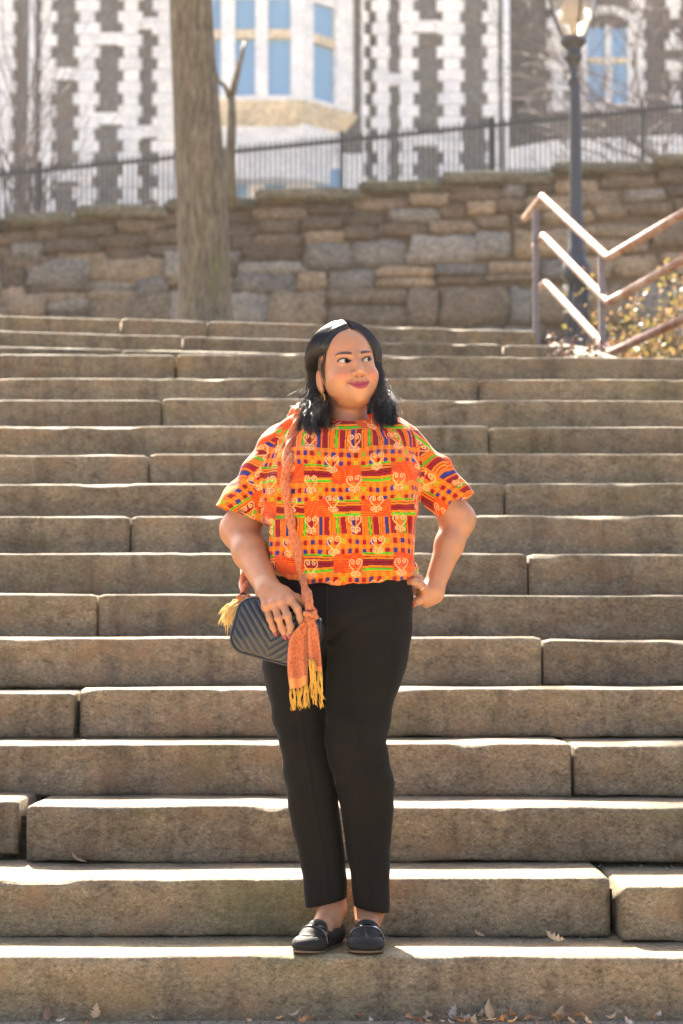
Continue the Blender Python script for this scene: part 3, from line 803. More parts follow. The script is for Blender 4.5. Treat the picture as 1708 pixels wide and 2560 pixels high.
def front_y(f, x, z, y0=4.6, y1=5.4, n=200):
    """first surface met coming from the camera side"""
    ys = np.linspace(y0, y1, n); P = np.stack([np.full(n, x), ys, np.full(n, z)], 1).astype(f32); d = f(P)
    i = np.argmax(d < 0)
    if not (d < 0).any(): return None
    if i == 0: return y0
    a, b = d[i - 1], d[i]; return ys[i - 1] + (ys[i] - ys[i - 1]) * a / (a - b)
def join_parts(parts):
    V = []; Q = []; C = []; o = 0
    for (v, q, c) in parts:
        V.append(v); Q.append(q + o); C.append(np.broadcast_to(c, (len(v), 3))); o += len(v)
    return np.concatenate(V), np.concatenate(Q), np.concatenate(C)
# ================================================================== the woman on the first tread
YP = 5.17                                  # her own mid-plane
person = tag(empty('person', PD(790, 2180, YP)), 'woman in orange patterned top and black trousers standing on the bottom step', 'person')
person.location.z = H1
def D(u, v, dy=0.0): return A3(PD(u, v, YP + dy))
MM = .001
# ------------------------------------------------------------------ head
YAW, ROLL, TILT = R(19), R(-6.5), R(-2)
HO = D(795, 842.5, 0.0)                    # between the ears, at eye level
Rz = np.array(Matrix.Rotation(YAW, 3, 'Z')); Ry = np.array(Matrix.Rotation(ROLL, 3, 'Y')); Rx = np.array(Matrix.Rotation(TILT, 3, 'X'))
HM = Ry @ Rz @ Rx                          # columns: head axes (x = her left, -y = forward, z = up)
EYE = [(-31.5, -66, 1), (31.5, -66, 1)]; ER = 12.8
def almond(x, z, cx, cz):
    """signed distance (mm) to the eye opening seen from the front"""
    sx = (x - cx) * (1 if cx > 0 else -1)          # positive towards the temple
    zz = z - cz - .10 * sx
    r1, r2 = 21.0, 28.0                            # upper and lower lid arcs
    up = np.hypot(sx, zz + (r1 - 5.6)) - r1
    lo = np.hypot(sx, zz - (r2 - 3.4)) - r2
    return np.maximum(up, lo) - .7
def head_mm(p):
    x, y, z = p[:, 0], p[:, 1], p[:, 2]; ax = np.abs(x)
    pm = np.stack([ax, y, z], 1)
    d = ell(p, (0, 12, 24), (74, 92, 88))
    d = smin(d, ell(p, (0, -24, -32), (65, 62, 75)), 26)
    d = smin(d, ell(p, (0, -48, -80), (33, 33, 26)), 20)                   # jaw and chin
    d = smin(d, ell(p, (0, -67, -92), (17, 16, 14)), 12)
    d = smin(d, ell(pm, (36, -56, -36), (27, 24, 23)), 16)                 # cheeks
    d = smin(d, ell(pm, (40, -20, -48), (20, 34, 34)), 24)                 # full lower face
    d = smin(d, ell(p, (0, -14, -98), (42, 42, 16)), 12)                  # soft under the chin
    d = smax(d, -ell(pm, (28, -93, 1), (14, 18, 11)), 10)                  # eye sockets
    d = smin(d, cone(pm, (13, -80, 18), (44, -70, 20), 6.5, 5), 9)         # brow
    for s, (cx, cy, cz) in enumerate(EYE):
        lid = np.linalg.norm(p - A3((cx, cy, cz)), axis=1) - (ER + 2.0)
        d = smin(d, lid, 5)
        cut = np.maximum(almond(x, z, cx, cz), y - (cy + 1.0))
        d = smax(d, -cut, .9)
    d = smin(d, cone(p, (0, -80, 8), (0, -99, -28), 6.5, 8.5), 10)         # nose
    d = smin(d, ell(p, (0, -99, -31), (11.5, 10.5, 10)), 7)
    d = smin(d, ell(pm, (14.6, -88, -35), (8.2, 10.5, 8.0)), 3.2)
    d = smax(d, -ell(pm, (6.8, -95, -42.5), (4.6, 6.0, 4.2)), 2.0)
    d = smin(d, ell(p, (0, -64, -64), (31, 24, 23)), 16)                   # mouth mound
    # lips
    zc = smile(x)
    up = ell(np.stack([x, y, z - zc * .9], 1), (0, -81.5, -59), (29, 7.5, 5.4)); lo_ = ell(np.stack([x, y, z - zc], 1), (0, -81.5, -68), (24.5, 8.0, 6.4))
    d = smin(d, up, 3.5); d = smin(d, lo_, 3.5)
    seam = cone(np.stack([ax, y, z - zc], 1), (0, -91, -63.5), (30, -77, -63.5), .9, .7)
    d = smax(d, -seam, 1.6)
    d = smax(d, -cone(p, (0, -91, -47), (0, -91, -54), 1.6, 2.2), 4)       # philtrum
    d = smax(d, -cone(pm, (17, -88, -40), (36.5, -76, -60), 1.2, 1.6), 7)  # smile lines
    # ears
    e = ell(pm, (75, 10, -31), (7.5, 16, 29)); e = smax(e, -ell(pm, (82, 6, -27), (6, 9, 17)), 4)
    e = smin(e, ell(pm, (74, 2, -56), (5, 8, 9)), 6)
    d = smin(d, e, 6)
    return d
def smile(x): return -1.5 + 9.5 * np.clip(np.abs(x) / 30, 0, 1.3) ** 2.0
def head_local(P): return tform(P, HO, HM) / MM
NK_T, NK_B = D(797, 905, .028), D(789, 1010, .038)
def f_neck(P):
    d = cone(P, NK_T, NK_B, .053, .057)
    d = smin(d, cone(P, D(789, 1000, .03), D(710, 1016, .04), .045, .042), .04)
    return smin(d, cone(P, D(789, 1000, .03), D(872, 1016, .04), .045, .042), .04)
def f_head(P):
    return smin(head_mm(head_local(P)) * MM, f_neck(P), .008)
def skin_colors(V, face=True):
    n = len(V); v = V
    base = np.array([.405, .19, .096]); c = np.tile(base, (n, 1))
    nz = fbm(v[:, 0] * 45, v[:, 1] * 45, v[:, 2] * 45, 3)[:, None]
    c = c * (1 + .09 * nz) + np.array([.012, -.004, -.006]) * nz
    if not face: return c
    p = head_local(V.astype(f32)); x, y, z = p[:, 0], p[:, 1], p[:, 2]; front = sstep(-40, -62, y)
    def mixc(c, m, col): return c * (1 - m[:, None]) + np.array(col) * m[:, None]
    c = mixc(c, .40 * front * np.exp(-(((np.abs(x) - 42) / 15) ** 2 + ((z + 36) / 13) ** 2)), (.56, .12, .07))       # blush
    c = mixc(c, .35 * front * np.exp(-((x / 14) ** 2 + ((z + 30) / 14) ** 2)), (.50, .24, .15))
    c = mixc(c, .42 * front * np.exp(-(((np.abs(x) - 33) / 17) ** 2 + ((z - 4) / 8) ** 2)), (.27, .115, .05))        # eye shadow
    # brows
    sx = np.abs(x); t = (sx - 13) / 36
    bz_ = 19.0 + 5.5 * np.sin(np.clip(t, 0, 1) * 2.2) - 2.5 * np.clip(t, 0, 1.2)
    th = np.interp(t, [0, .15, .6, 1.0], [3.2, 4.6, 4.0, 1.6])
    m = (1 - sstep(.75, 1.15, np.abs(z - bz_) / th)) * (t > -.02) * (t < 1.02) * front
    hairy = .82 + .18 * np.sin(x * 3.1 + z * 1.3)
    c = mixc(c, np.clip(m * hairy * 1.1, 0, 1), (.012, .008, .007))
    # lash line and liner
    for (cx, cy, cz) in EYE:
        a = almond(x, z, cx, cz); sxx = (x - cx) * (1 if cx > 0 else -1); zz = z - cz - .10 * sxx
        near = (y < cy) * (np.abs(x - cx) < 20)
        m = (1 - sstep(1.6, 3.4, np.abs(a - .9))) * near * sstep(-1.5, .8, zz)
        c = mixc(c, m, (.010, .007, .006))
        m = .8 * (1 - sstep(.6, 1.8, np.abs(a))) * near * (zz <= .5); c = mixc(c, m, (.05, .025, .018))
        m = .40 * np.exp(-((a - 5.0) / 1.4) ** 2) * near * (zz > 2); c = mixc(c, m, (.12, .05, .025))      # shade of the lid crease, put into the skin colour
    # lipstick
    zc = smile(x); zl = z - zc
    upb = -56.8 + 2.2 * np.exp(-((np.abs(x) - 7) / 5) ** 2) - 6.0 * np.clip(np.abs(x) / 30.5, 0, 1) ** 2.2 - 1.2 * np.exp(-(x / 3) ** 2)
    lob = -74.0 + 10.5 * np.clip(np.abs(x) / 30.5, 0, 1) ** 2.4
    m = sstep(.7, -.5, zl - upb) * sstep(-.7, .5, zl - lob) * (np.abs(x) < 31) * (y < -55)
    c = mixc(c, m, (.27, .020, .045))
    m = np.exp(-((zl + 63.4) / 1.0) ** 2) * (np.abs(x) < 30.5) * (y < -55) * .8; c = mixc(c, m, (.07, .006, .012))  # shade between the lips, painted as a dark line
    m = .9 * np.exp(-(((np.abs(x) - 6.8) / 4.4) ** 2 + ((z + 42.5) / 2.4) ** 2)) * front * (y < -78); c = mixc(c, m, (.06, .02, .012))  # nostril shade, painted into the skin colour
    # scalp shows dark under the hair
    m = sstep(78, 84, z + .35 * y + .10 * np.abs(x) * 0) * 0
    return c
lo = HO - A3((.15, .15, .24)); hi = HO + A3((.15, .17, .13))
ZN = float(D(789, 1000)[2])
Vh, Qh = mesh_sdf(f_head, lo, hi, .00135)

# ------------------------------------------------------------------ arms and hands
def finger(P, pts, r0, r1):
    k = len(pts); rad = [r0 + (r1 - r0) * i / (k - 1) for i in range(k)]
    d = None
    for i in range(k - 1):
        e = cone(P, pts[i], pts[i + 1], rad[i], rad[i + 1]); d = e if d is None else smin(d, e, .004)
    for i in range(1, k - 1):                 # knuckle swell
        d = smin(d, np.linalg.norm(P - A3(pts[i]), axis=1) - rad[i] * 1.07, .004)
    return d
Z7 = lambda x, y, dy: A3(PX(550 + x / 5.227, 1440 + y / 5.227, YP + dy))       # from the enlarged view of the bag hand
Z8 = lambda x, y, dy: A3(PX(980 + x / 6.533, 1240 + y / 6.533, YP + dy))
# her right arm, bag hand
ra_sh, ra_el, ra_wr = D(650, 1020, .02), D(550, 1216, .055), Z7(640, 195, -.15)
FR = {'pinky': [Z7(610, 400, -.192), Z7(655, 560, -.205), Z7(690, 660, -.203), Z7(728, 742, -.197)],
      'ring': [Z7(710, 370, -.202), Z7(765, 550, -.219), Z7(810, 680, -.217), Z7(852, 782, -.211)],
      'middle': [Z7(815, 340, -.206), Z7(880, 520, -.226), Z7(920, 660, -.224), Z7(922, 775, -.217)],
      'index': [Z7(925, 320, -.204), Z7(1015, 430, -.222), Z7(1050, 545, -.222), Z7(1066, 632, -.216)],
      'thumb': [Z7(890, 240, -.178), Z7(1010, 290, -.178), Z7(1120, 370, -.172), Z7(1205, 430, -.160)]}
RADR = {'pinky': (.0090, .0068), 'ring': (.0100, .0076), 'middle': (.0104, .0078), 'index': (.0103, .0076), 'thumb': (.0115, .0080)}
def f_rarm(P):
    d = chain(P, [ra_sh, ra_el], [.044, .0475], .02)
    mid = ra_el * .62 + ra_wr * .38
    d = smin(d, chain(P, [ra_el, mid, ra_wr], [.0445, .0435, .0290], .02), .03)
    hand = cone(P, ra_wr, Z7(800, 250, -.182), .0285, .020)
    for k, (a, b) in {'pinky': (Z7(590, 230, -.165), .016), 'ring': (Z7(690, 220, -.170), .016), 'middle': (Z7(760, 210, -.172), .017), 'index': (Z7(840, 220, -.172), .017)}.items():
        hand = smin(hand, cone(P, a, FR[k][0], b, .0125), .012)
    for k in ('pinky', 'ring', 'middle', 'index'):
        kn = FR[k][0]; hand = smin(hand, np.linalg.norm(P - A3(kn), axis=1) - .0118, .008)
    for k in FR:
        fd = finger(P, FR[k], *RADR[k]); hand = smin(hand, fd, .0045 if k != 'thumb' else .010)
    return smin(d, hand, .022)
bb = np.array([ra_sh, ra_el, ra_wr] + [p for f in FR.values() for p in f])
Vr, Qr = mesh_sdf(f_rarm, bb.min(0) - .07, bb.max(0) + .07, .0021)
# her left arm, hand on hip
la_sh, la_el, la_wr = D(925, 1030, .02), D(1052, 1192, .07), Z8(660, 1560, .0)
FL = {'a': [Z8(520, 1500, -.030), Z8(440, 1360, -.052), Z8(330, 1250, -.054), Z8(240, 1140, -.040)],
      'b': [Z8(540, 1530, -.042), Z8(450, 1440, -.068), Z8(360, 1400, -.074), Z8(280, 1400, -.066)],
      'c': [Z8(560, 1600, .012), Z8(470, 1570, .0), Z8(370, 1560, -.008), Z8(290, 1560, -.004)],
      'thumb': [Z8(600, 1660, -.01), Z8(520, 1670, -.030), Z8(430, 1715, -.036), Z8(345, 1765, -.028)]}
RADL = {'a': (.0105, .0085), 'b': (.0110, .0086), 'c': (.0105, .0085), 'thumb': (.0125, .0082)}
def f_larm(P):
    d = chain(P, [la_sh, la_el], [.044, .041], .02)
    mid = la_el * .65 + la_wr * .35
    d = smin(d, chain(P, [la_el, mid, la_wr], [.040, .0355, .0262], .02), .028)
    hand = cone(P, la_wr, Z8(520, 1560, -.02), .0265, .0165)
    hand = smin(hand, cone(P, Z8(640, 1620, .0), Z8(560, 1715, -.006), .022, .0155), .018)
    hand = smin(hand, ell(P, Z8(560, 1620, -.008), (.020, .020, .026)), .016)
    for k in FL: hand = smin(hand, finger(P, FL[k], *RADL[k]), .006 if k != 'thumb' else .012)
    return smin(d, hand, .02)
bb = np.array([la_sh, la_el, la_wr] + [p for f in FL.values() for p in f])
Vl, Ql = mesh_sdf(f_larm, bb.min(0) - .07, bb.max(0) + .07, .0021)

# ------------------------------------------------------------------ trousers
def lev(Pz, tab):
    t = np.array(tab, float); return [np.interp(Pz, t[::-1, 0], t[::-1, k]) for k in range(1, t.shape[1])]
def leg_table(rows_, dy):
    out = []
    for (v, a, b, ry, dd) in rows_:
        pa, pb = PD(a, v, YP + dy + dd), PD(b, v, YP + dy + dd); out.append((pa.z, (pa.x + pb.x) / 2, (pb.x - pa.x) / 2, ry, YP + dy + dd))
    return out
LEG_L = leg_table([(1380, 628, 800, .125, .0), (1440, 606, 780, .118, -.0), (1530, 602, 752, .104, -.005), (1600, 614, 752, .092, -.012), (1660, 627, 752, .082, -.018), (1720, 642, 754, .074, -.020), (1780, 651, 766, .070, -.010),
                   (1850, 661, 779, .070, .006), (1900, 671, 786, .067, .012), (1960, 686, 794, .061, .016), (2010, 696, 798, .057, .016), (2090, 701, 798, .054, .014)], .03)
LEG_R = leg_table([(1380, 780, 946, .125, .0), (1440, 752, 947, .120, -.0), (1530, 750, 934, .108, -.010), (1600, 748, 910, .096, -.020), (1660, 746, 894, .086, -.028), (1705, 745, 887, .080, -.030), (1740, 753, 894, .077, -.026), (1800, 772, 902, .074, -.012),
                   (1850, 782, 904, .071, .0), (1900, 788, 901, .067, .008), (1950, 794, 896, .062, .012), (2000, 803, 893, .057, .014), (2100, 814, 892, .050, .012)], .0)
HEM_L, HEM_R = float(D(748, 2076)[2]), float(D(852, 2088)[2])
def f_leg(P, tab, hem):
    cx, rx_, ry_, cy = lev(P[:, 2], tab)
    q = np.stack([(P[:, 0] - cx) / rx_, (P[:, 1] - cy) / ry_], 1); r = (np.abs(q[:, 0]) ** 2.2 + np.abs(q[:, 1]) ** 2.2) ** (1 / 2.2)
    return (r - 1) * np.minimum(rx_, ry_)
Z_WAIST, Z_CROTCH = float(D(790, 1310)[2]), float(D(755, 1478)[2])
def trouser_outer(P):
    a = f_leg(P, LEG_L, HEM_L); b = f_leg(P, LEG_R, HEM_R)
    zc = P[:, 2]
    k = .004 + .03 * sstep(Z_CROTCH - .02, Z_CROTCH + .07, zc)
    h = np.maximum(k - np.abs(a - b), 0) / k; d = np.minimum(a, b) - h * h * k * .25
    pel = ell(P, D(790, 1390, .02), (.172, .135, .105)); pel = smin(pel, ell(P, D(785, 1400, -.02), (.13, .125, .10)), .04)
    d = smin(d, np.maximum(pel, zc - Z_WAIST), .03)
    # soft folds: thigh crease, knee pulls
    x, y, z = P[:, 0], P[:, 1], P[:, 2]
    c1, c2 = D(760, 1468), D(900, 1395)
    t = np.clip(((x - c1[0]) * (c2[0] - c1[0]) + (z - c1[2]) * (c2[2] - c1[2])) / ((c2[0] - c1[0]) ** 2 + (c2[2] - c1[2]) ** 2), 0, 1)
    dist = np.hypot(x - c1[0] - t * (c2[0] - c1[0]), z - c1[2] - t * (c2[2] - c1[2]) - .018 * np.sin(t * 3.1))
    fr = sstep(YP + .02, YP - .05, y)
    d += fr * .011 * np.exp(-(dist / .011) ** 2) * (1 - .6 * t)
    kz = float(D(800, 1705)[2])
    wr_ = wob(x * 9, y * 7, z * 22) * .0034 * (np.exp(-((z - kz) / .10) ** 2) + .3) + .0022 * wob(x * 14, y * 14, z * 5)
    d += wr_
    # pressed crease down the front of each leg
    for tab in (LEG_L, LEG_R):
        cx, rx_, ry_, cy = lev(z, tab); d -= .0025 * np.exp(-((x - cx - .004) / .005) ** 2) * (y < cy) * sstep(Z_CROTCH + .0, Z_CROTCH - .25, z)
    return d
def f_trousers(P):
    d = o_ = trouser_outer(P); z = P[:, 2]; mid = float(D(800, 2000)[0])
    hem = np.where(P[:, 0] < mid, HEM_L + .012 * (P[:, 0] - float(D(750, 2000)[0])) / .05, HEM_R - .008 * (P[:, 0] - float(D(852, 2000)[0])) / .04)
    d = smax(d, hem - z, .004)
    return smax(d, -np.maximum(o_ + .008, z - hem - .05), .003)       # hollow at the hems
lo = np.array([D(585, 1300)[0] - .02, YP - .19, HEM_R - .02]); hi = np.array([D(960, 1300)[0] + .02, YP + .22, Z_WAIST + .02])
Vt, Qt = mesh_sdf(f_trousers, lo, hi, .0030)
mt_ = NT('black_suiting'); _v = mt_.coords('Position'); MAT_TROUSER = mt_.set(col=mt_.ramp(mt_.noise(_v, 14, 3), [(.3, (.0028, .0024, .0022)), (.7, (.0046, .0039, .0036))]), rough=.75, spec=.15, sheen=.02, normal=mt_.bump(mt_.noise(_v, 700, 2), .15, .001))
tro = link('trousers', np_mesh('trousers', Vt, Qt), MAT_TROUSER, person); tro['label'] = 'plain black tapered ankle trousers'
# centre seam, side pocket and outseam
def on_front(f, pts, n=30, off=.0):
    """lay a polyline given in the photograph's view onto a surface"""
    pts = [np.array(p, float) for p in pts]; L = np.linspace(0, len(pts) - 1, n); out = []
    for t in L:
        i = min(int(t), len(pts) - 2); q = pts[i] + (pts[i + 1] - pts[i]) * (t - i)
        Yc = YP - .1
        for _ in range(3):
            p = PD(q[0], q[1], Yc); fy = front_y(f, p.x, p.z)
            if fy is None: break
            Yc = fy
        if fy is not None: out.append((p.x, Yc + off, p.z))
    return out
MAT_SEAM = M_plain('black_thread', (.006, .006, .006), .9)
for pts in ([(752, 1345), (752, 1400), (751, 1470)], [(937, 1345), (944, 1380), (938, 1420)]):
    q = on_front(trouser_outer, pts, 24, .0002)
    if len(q) > 4: mb = MB(); mb.tube(q, .0011, 5); mb.build('seam', MAT_SEAM, person, smooth=True)

# ------------------------------------------------------------------ feet and shoes
def shoe_frame(toe, heel):
    t, h = A3(toe), A3(heel); ax = h - t; ax[2] = 0; L = float(np.linalg.norm(ax)); ax /= L
    sx = np.array([ax[1], -ax[0], 0], f32)            # local x, local +y runs to the heel
    return (t + h) / 2, np.stack([sx, ax, np.array([0, 0, 1], f32)], 1), L
def shoe_out(p):
    d = ell(p, (0, -70, 18), (41, 50, 25)); d = smin(d, ell(p, (0, -10, 26), (35, 70, 33)), 16)
    d = smin(d, ell(p, (0, 62, 28), (31, 50, 36)), 18); d = smin(d, ell(p, (0, -42, 34), (33, 34, 27)), 12)
    return smax(d, -(p[:, 2] - 2), 3)
def shoe_open(p):
    o = ell(p, (0, 38, 66), (29, 68, 40)); 
    return np.maximum(o, 0 * o - 50)
def f_shoe_mm(p):
    d = shoe_out(p); d = smax(d, -smax(shoe_out(p) + 3.0, -(p[:, 2] - 14), 2), 1.2)     # hollow
    d = smax(d, -shoe_open(p), 1.5)
    ton = smax(ell(p, (0, -20, 49), (27, 24, 23)), -ell(p, (0, -15, 46), (25, 25, 21)), 2)            # tongue flap
    ton = np.maximum(ton, p[:, 1] + 10); ton = np.maximum(ton, 36 - p[:, 2])
    d = smin(d, ton, 2.5)
    grv = np.abs(np.hypot(p[:, 0] * .95, (p[:, 1] + 38) * .62) - 34) - 1.1                # apron seam
    d = smax(d, -np.maximum(np.maximum(grv, np.abs(shoe_out(p)) - 1.3), p[:, 1] + 28), 1.0)
    return d
SH = []
gz = H1 + .004
for (toe, heel, nm) in ((PX(752, 2372, Y1 + .012), PX(852, 2330, Y1 + .225), 'left'), (PX(913, 2376, Y1 + .008), PX(922, 2330, Y1 + .238), 'right')):
    toe.z = heel.z = gz
    SH.append(shoe_frame(toe, heel))
ms = NT('black_textile_shoe'); _v = ms.coords('Position'); MAT_SHOE = ms.set(col=(.0095, .009, .0095), rough=.7, spec=.3, normal=ms.bump(ms.noise(_v, 900, 2), .2, .001))
mp_ = NT('patent_strap'); MAT_PATENT = mp_.set(col=(.006, .006, .007), rough=.12, spec=.6, coat=.6)
MAT_SOLE = M_plain('tan_rubber_sole', (.10, .06, .03), .6)
MAT_LINER = M_plain('shoe_lining', (.35, .28, .2), .8)
feet = []
ANK = [(D(703, 2060, .02), D(742, 2060, .02)), ]
for k, (o, M_, L) in enumerate(SH):
    sc = MM * L / .232
    M_ = M_ / np.array([(1.0, 1.17)[k], 1, 1], f32)
    def wf(P, o=o, M_=M_, sc=sc): return f_shoe_mm(tform(P, o, M_) / sc) * sc
    c = o; V, Q = mesh_sdf(wf, c - A3((.14, .14, .01)), c + A3((.14, .14, .10)), .002)
    sh_ = link('shoe', np_mesh('shoe', V, Q), MAT_SHOE, person); sh_['label'] = 'black loafer with glossy strap'
    def strapf(P, o=o, M_=M_, sc=sc):
        p = tform(P, o, M_) / sc; s = np.abs(shoe_out(p) - 1.4) - 1.6
        s = np.maximum(s, np.abs(p[:, 1] + 52 - .007 * p[:, 0] ** 2) - 7.5); s = np.maximum(s, 16 - p[:, 2]); return s * sc
    V, Q = mesh_sdf(strapf, c - A3((.14, .14, .0)), c + A3((.14, .14, .11)), .0018); link('strap', np_mesh('strap', V, Q), MAT_PATENT, sh_)
    def solef(P, o=o, M_=M_, sc=sc):
        p = tform(P, o, M_) / sc; z = p[:, 2]; s = shoe_out(p * np.array([1, 1, 0], f32) + np.array([0, 0, 12], f32)) + .5
        lift = 5.0 * sstep(-60, -120, p[:, 1])
        return np.maximum(s, np.abs(z + .2 - lift) - 3.0 ) * sc
    V, Q = mesh_sdf(solef, c - A3((.14, .14, .012)), c + A3((.14, .14, .03)), .002); link('sole', np_mesh('sole', V, Q), MAT_SOLE, sh_)
    an = (D(762, 2085, .045), D(848, 2090, .045))[k]; hl = o + M_[:, 1] * .055 + A3((0, 0, .045)); ft = o - M_[:, 1] * .05 + A3((0, 0, .026)); ins = o - M_[:, 1] * .005 + A3((0, 0, .042))
    kn = an + A3((-.012 if k == 0 else .0, .005, .13))
    def footf(P, an=an, hl=hl, ft=ft, ins=ins, kn=kn):
        d = cone(P, kn, an, .036, .0325); d = smin(d, cone(P, an, hl, .031, .026), .02); d = smin(d, cone(P, an, ins, .031, .027), .025); d = smin(d, cone(P, ins, ft, .026, .02), .02)
        return d
    bbm = np.array([an, hl, ft, ins, kn]); feet.append(mesh_sdf(footf, bbm.min(0) - .06, bbm.max(0) + .06, .0026))
# torso inside the clothes keeps the body one figure
def f_torso(P):
    d = ell(P, D(790, 1130, .03), (.165, .105, .20)); d = smin(d, ell(P, D(790, 1330, .03), (.15, .10, .16)), .06)
    d = smin(d, cone(P, D(705, 1035, .03), D(880, 1035, .03), .048, .048), .05); d = smin(d, f_neck(P), .03)
    for s_, t_ in ((ra_sh, .04), (la_sh, .04)): d = smin(d, np.linalg.norm(P - s_, axis=1) - t_, .04)
    for tab in (LEG_L, LEG_R):
        rws = tab[1:-2]
        for q in range(len(rws) - 1): d = np.minimum(d, cone(P, (rws[q][1], rws[q][4], rws[q][0]), (rws[q + 1][1], rws[q + 1][4], rws[q + 1][0]), min(rws[q][2:4]) * .72, min(rws[q + 1][2:4]) * .72))
    return d
bb0 = np.array([D(590, 960)[0], YP - .13, HEM_L + .1]); bb1 = np.array([D(990, 960)[0], YP + .18, ZN + .02])
Vb, Qb = mesh_sdf(f_torso, bb0, bb1, .008)
Vb = Vb.astype(float)
parts = [(Vh, Qh, skin_colors(Vh)), (Vr, Qr, skin_colors(Vr, False)), (Vl, Ql, skin_colors(Vl, False)), (Vb, Qb, skin_colors(Vb, False))]
for (v, q) in feet: parts.append((v, q, skin_colors(v, False) * .93))
Va, Qa, Ca = join_parts(parts)
ts = NT('warm_brown_skin'); _a = ts.new('ShaderNodeAttribute', attribute_name='Col'); _v = ts.coords('Position')
_pore = ts.bump(ts.noise(_v, 700, 4, .7), .22, .0009)
MAT_SKIN = ts.set(col=_a.outputs['Color'], rough=.43, spec=.45, sss=.12, normal=_pore)
ts.p.inputs['Subsurface Radius'].default_value = (1, .35, .18); ts.p.inputs['Subsurface Scale'].default_value = .008
body = link('body', np_mesh('body', Va, Qa, cols=Ca), MAT_SKIN, person)
# eyes
GAZE = R(29)
for (cx, cy, cz) in EYE:
    n1, n2 = 48, 32; V = []; C = []
    g = np.array([math.sin(GAZE), -math.cos(GAZE), -.02]); g /= np.linalg.norm(g)
    for i in range(n2 + 1):
        th = math.pi * i / n2
        for j in range(n1):
            ph = 2 * math.pi * j / n1
            d_ = np.array([math.sin(th) * math.cos(ph), -math.cos(th), math.sin(th) * math.sin(ph)])
            d_ = np.array([d_[0] * math.cos(GAZE) - d_[1] * math.sin(GAZE), d_[0] * math.sin(GAZE) + d_[1] * math.cos(GAZE), d_[2] - .0])
            V.append((np.array([cx, cy, cz]) + ER * d_ * (1 + .035 * math.exp(-(th / .42) ** 4))) * MM)
            C.append((.004, .003, .003) if th < .20 else (.030, .014, .007) if th < .52 else (.012, .007, .005) if th < .57 else (.50, .45, .40))
    V = np.array(V) @ HM.T + HO
    Fq = [(i * n1 + j, i * n1 + (j + 1) % n1, (i + 1) * n1 + (j + 1) % n1, (i + 1) * n1 + j) for i in range(n2) for j in range(n1)]
    te = bpy.data.materials.get('eye_surface')
    if te is None:
        tt = NT('eye_surface'); at = tt.new('ShaderNodeAttribute', attribute_name='Col'); te = tt.set(col=at.outputs['Color'], rough=.14, spec=.35)
    link('eye', np_mesh('eye', V, Fq, cols=np.array(C)), te, person)
def head_pt(x, y, z): return (np.array([x, y, z]) * MM) @ HM.T + HO
# upper lashes
MAT_LASH = M_plain('dark_lash', (.006, .005, .005), .5)
for (cx, cy, cz) in EYE:
    mb = MB()
    for k in range(15):
        sx = -11 + 25 * k / 14; r1 = 21.0
        zz = math.sqrt(max(0, r1 * r1 - sx * sx)) - (r1 - 5.6) + .10 * sx; x = cx + sx * (1 if cx > 0 else -1); z = cz + zz
        yy = cy - math.sqrt(max(20, (ER + 1.6) ** 2 - (x - cx) ** 2 - zz ** 2)); s = 1 if cx > 0 else -1
        p0 = head_pt(x, yy, z); p1 = head_pt(x + s * (.05 * sx + .5), yy - 1.6, z + .8); p2 = head_pt(x + s * (.09 * sx + 1.0), yy - 2.6, z + 2.2)
        mb.tube([p0, p1, p2], (.0004, .0003, .0001), 4)
    mb.build('eyelashes', MAT_LASH, person)
# ================================================================== printed top
TOR = [(952, 690, 900, .070, .03), (975, 664, 924, .085, .025), (1000, 640, 944, .104, .015), (1040, 624, 960, .124, .008), (1090, 614, 963, .140, .0), (1150, 607, 959, .147, -.006), (1210, 599, 950, .147, -.006),
       (1260, 602, 946, .144, -.004), (1300, 616, 949, .142, -.004), (1330, 634, 953, .140, -.002), (1370, 640, 953, .134, .0)]
TT = leg_table(TOR, 0.0)
SL_A, SL_B = D(662, 1016, .02), D(551, 1182, .045)
SR_A, SR_B = D(922, 1021, .02), D(1050, 1160, .055)
_dx = A3((1, 0, 0)); _dz = A3((0, 0, 1))
HEML_N = -.36 * _dx - .93 * _dz; HEMR_N = .57 * _dx - .82 * _dz
AX_L = (SL_B - SL_A) / np.linalg.norm(SL_B - SL_A); AX_R = (SR_B - SR_A) / np.linalg.norm(SR_B - SR_A)
def hem_z(x):
    u = np.array([600, 650, 700, 780, 860, 955, 990.]); v = np.array([1318, 1327, 1337, 1344, 1341, 1336, 1334.])
    xs_ = np.array([PD(a, b, YP - .1).x for a, b in zip(u, v)]); zs_ = np.array([PD(a, b, YP - .1).z for a, b in zip(u, v)])
    return np.interp(x, xs_, zs_)
RIDGES = [((612, 1150), (705, 1095), .0045, .010), ((606, 1185), (690, 1215), .005, .010), ((600, 1235), (668, 1300), .005, .011), ((955, 1140), (895, 1088), .004, .010),
          ((956, 1165), (925, 1250), .006, .011), ((948, 1215), (935, 1300), .005, .010), ((930, 1240), (900, 1325), .0035, .011), ((690, 1250), (720, 1330), .003, .012), ((850, 1270), (835, 1335), .003, .012),
          ((700, 1045), (800, 1062), .003, .014), ((800, 1062), (905, 1048), .003, .014), ((770, 1280), (775, 1338), .0025, .010)]
RP = [(D(*a), D(*b), am, w) for (a, b, am, w) in RIDGES]
def sleeve(P, A, B, ra, rb, ext=.09):
    ax_ = (B - A) / np.linalg.norm(B - A); return cone(P, A, B + ax_ * ext, ra, rb + (rb - ra) * .3)
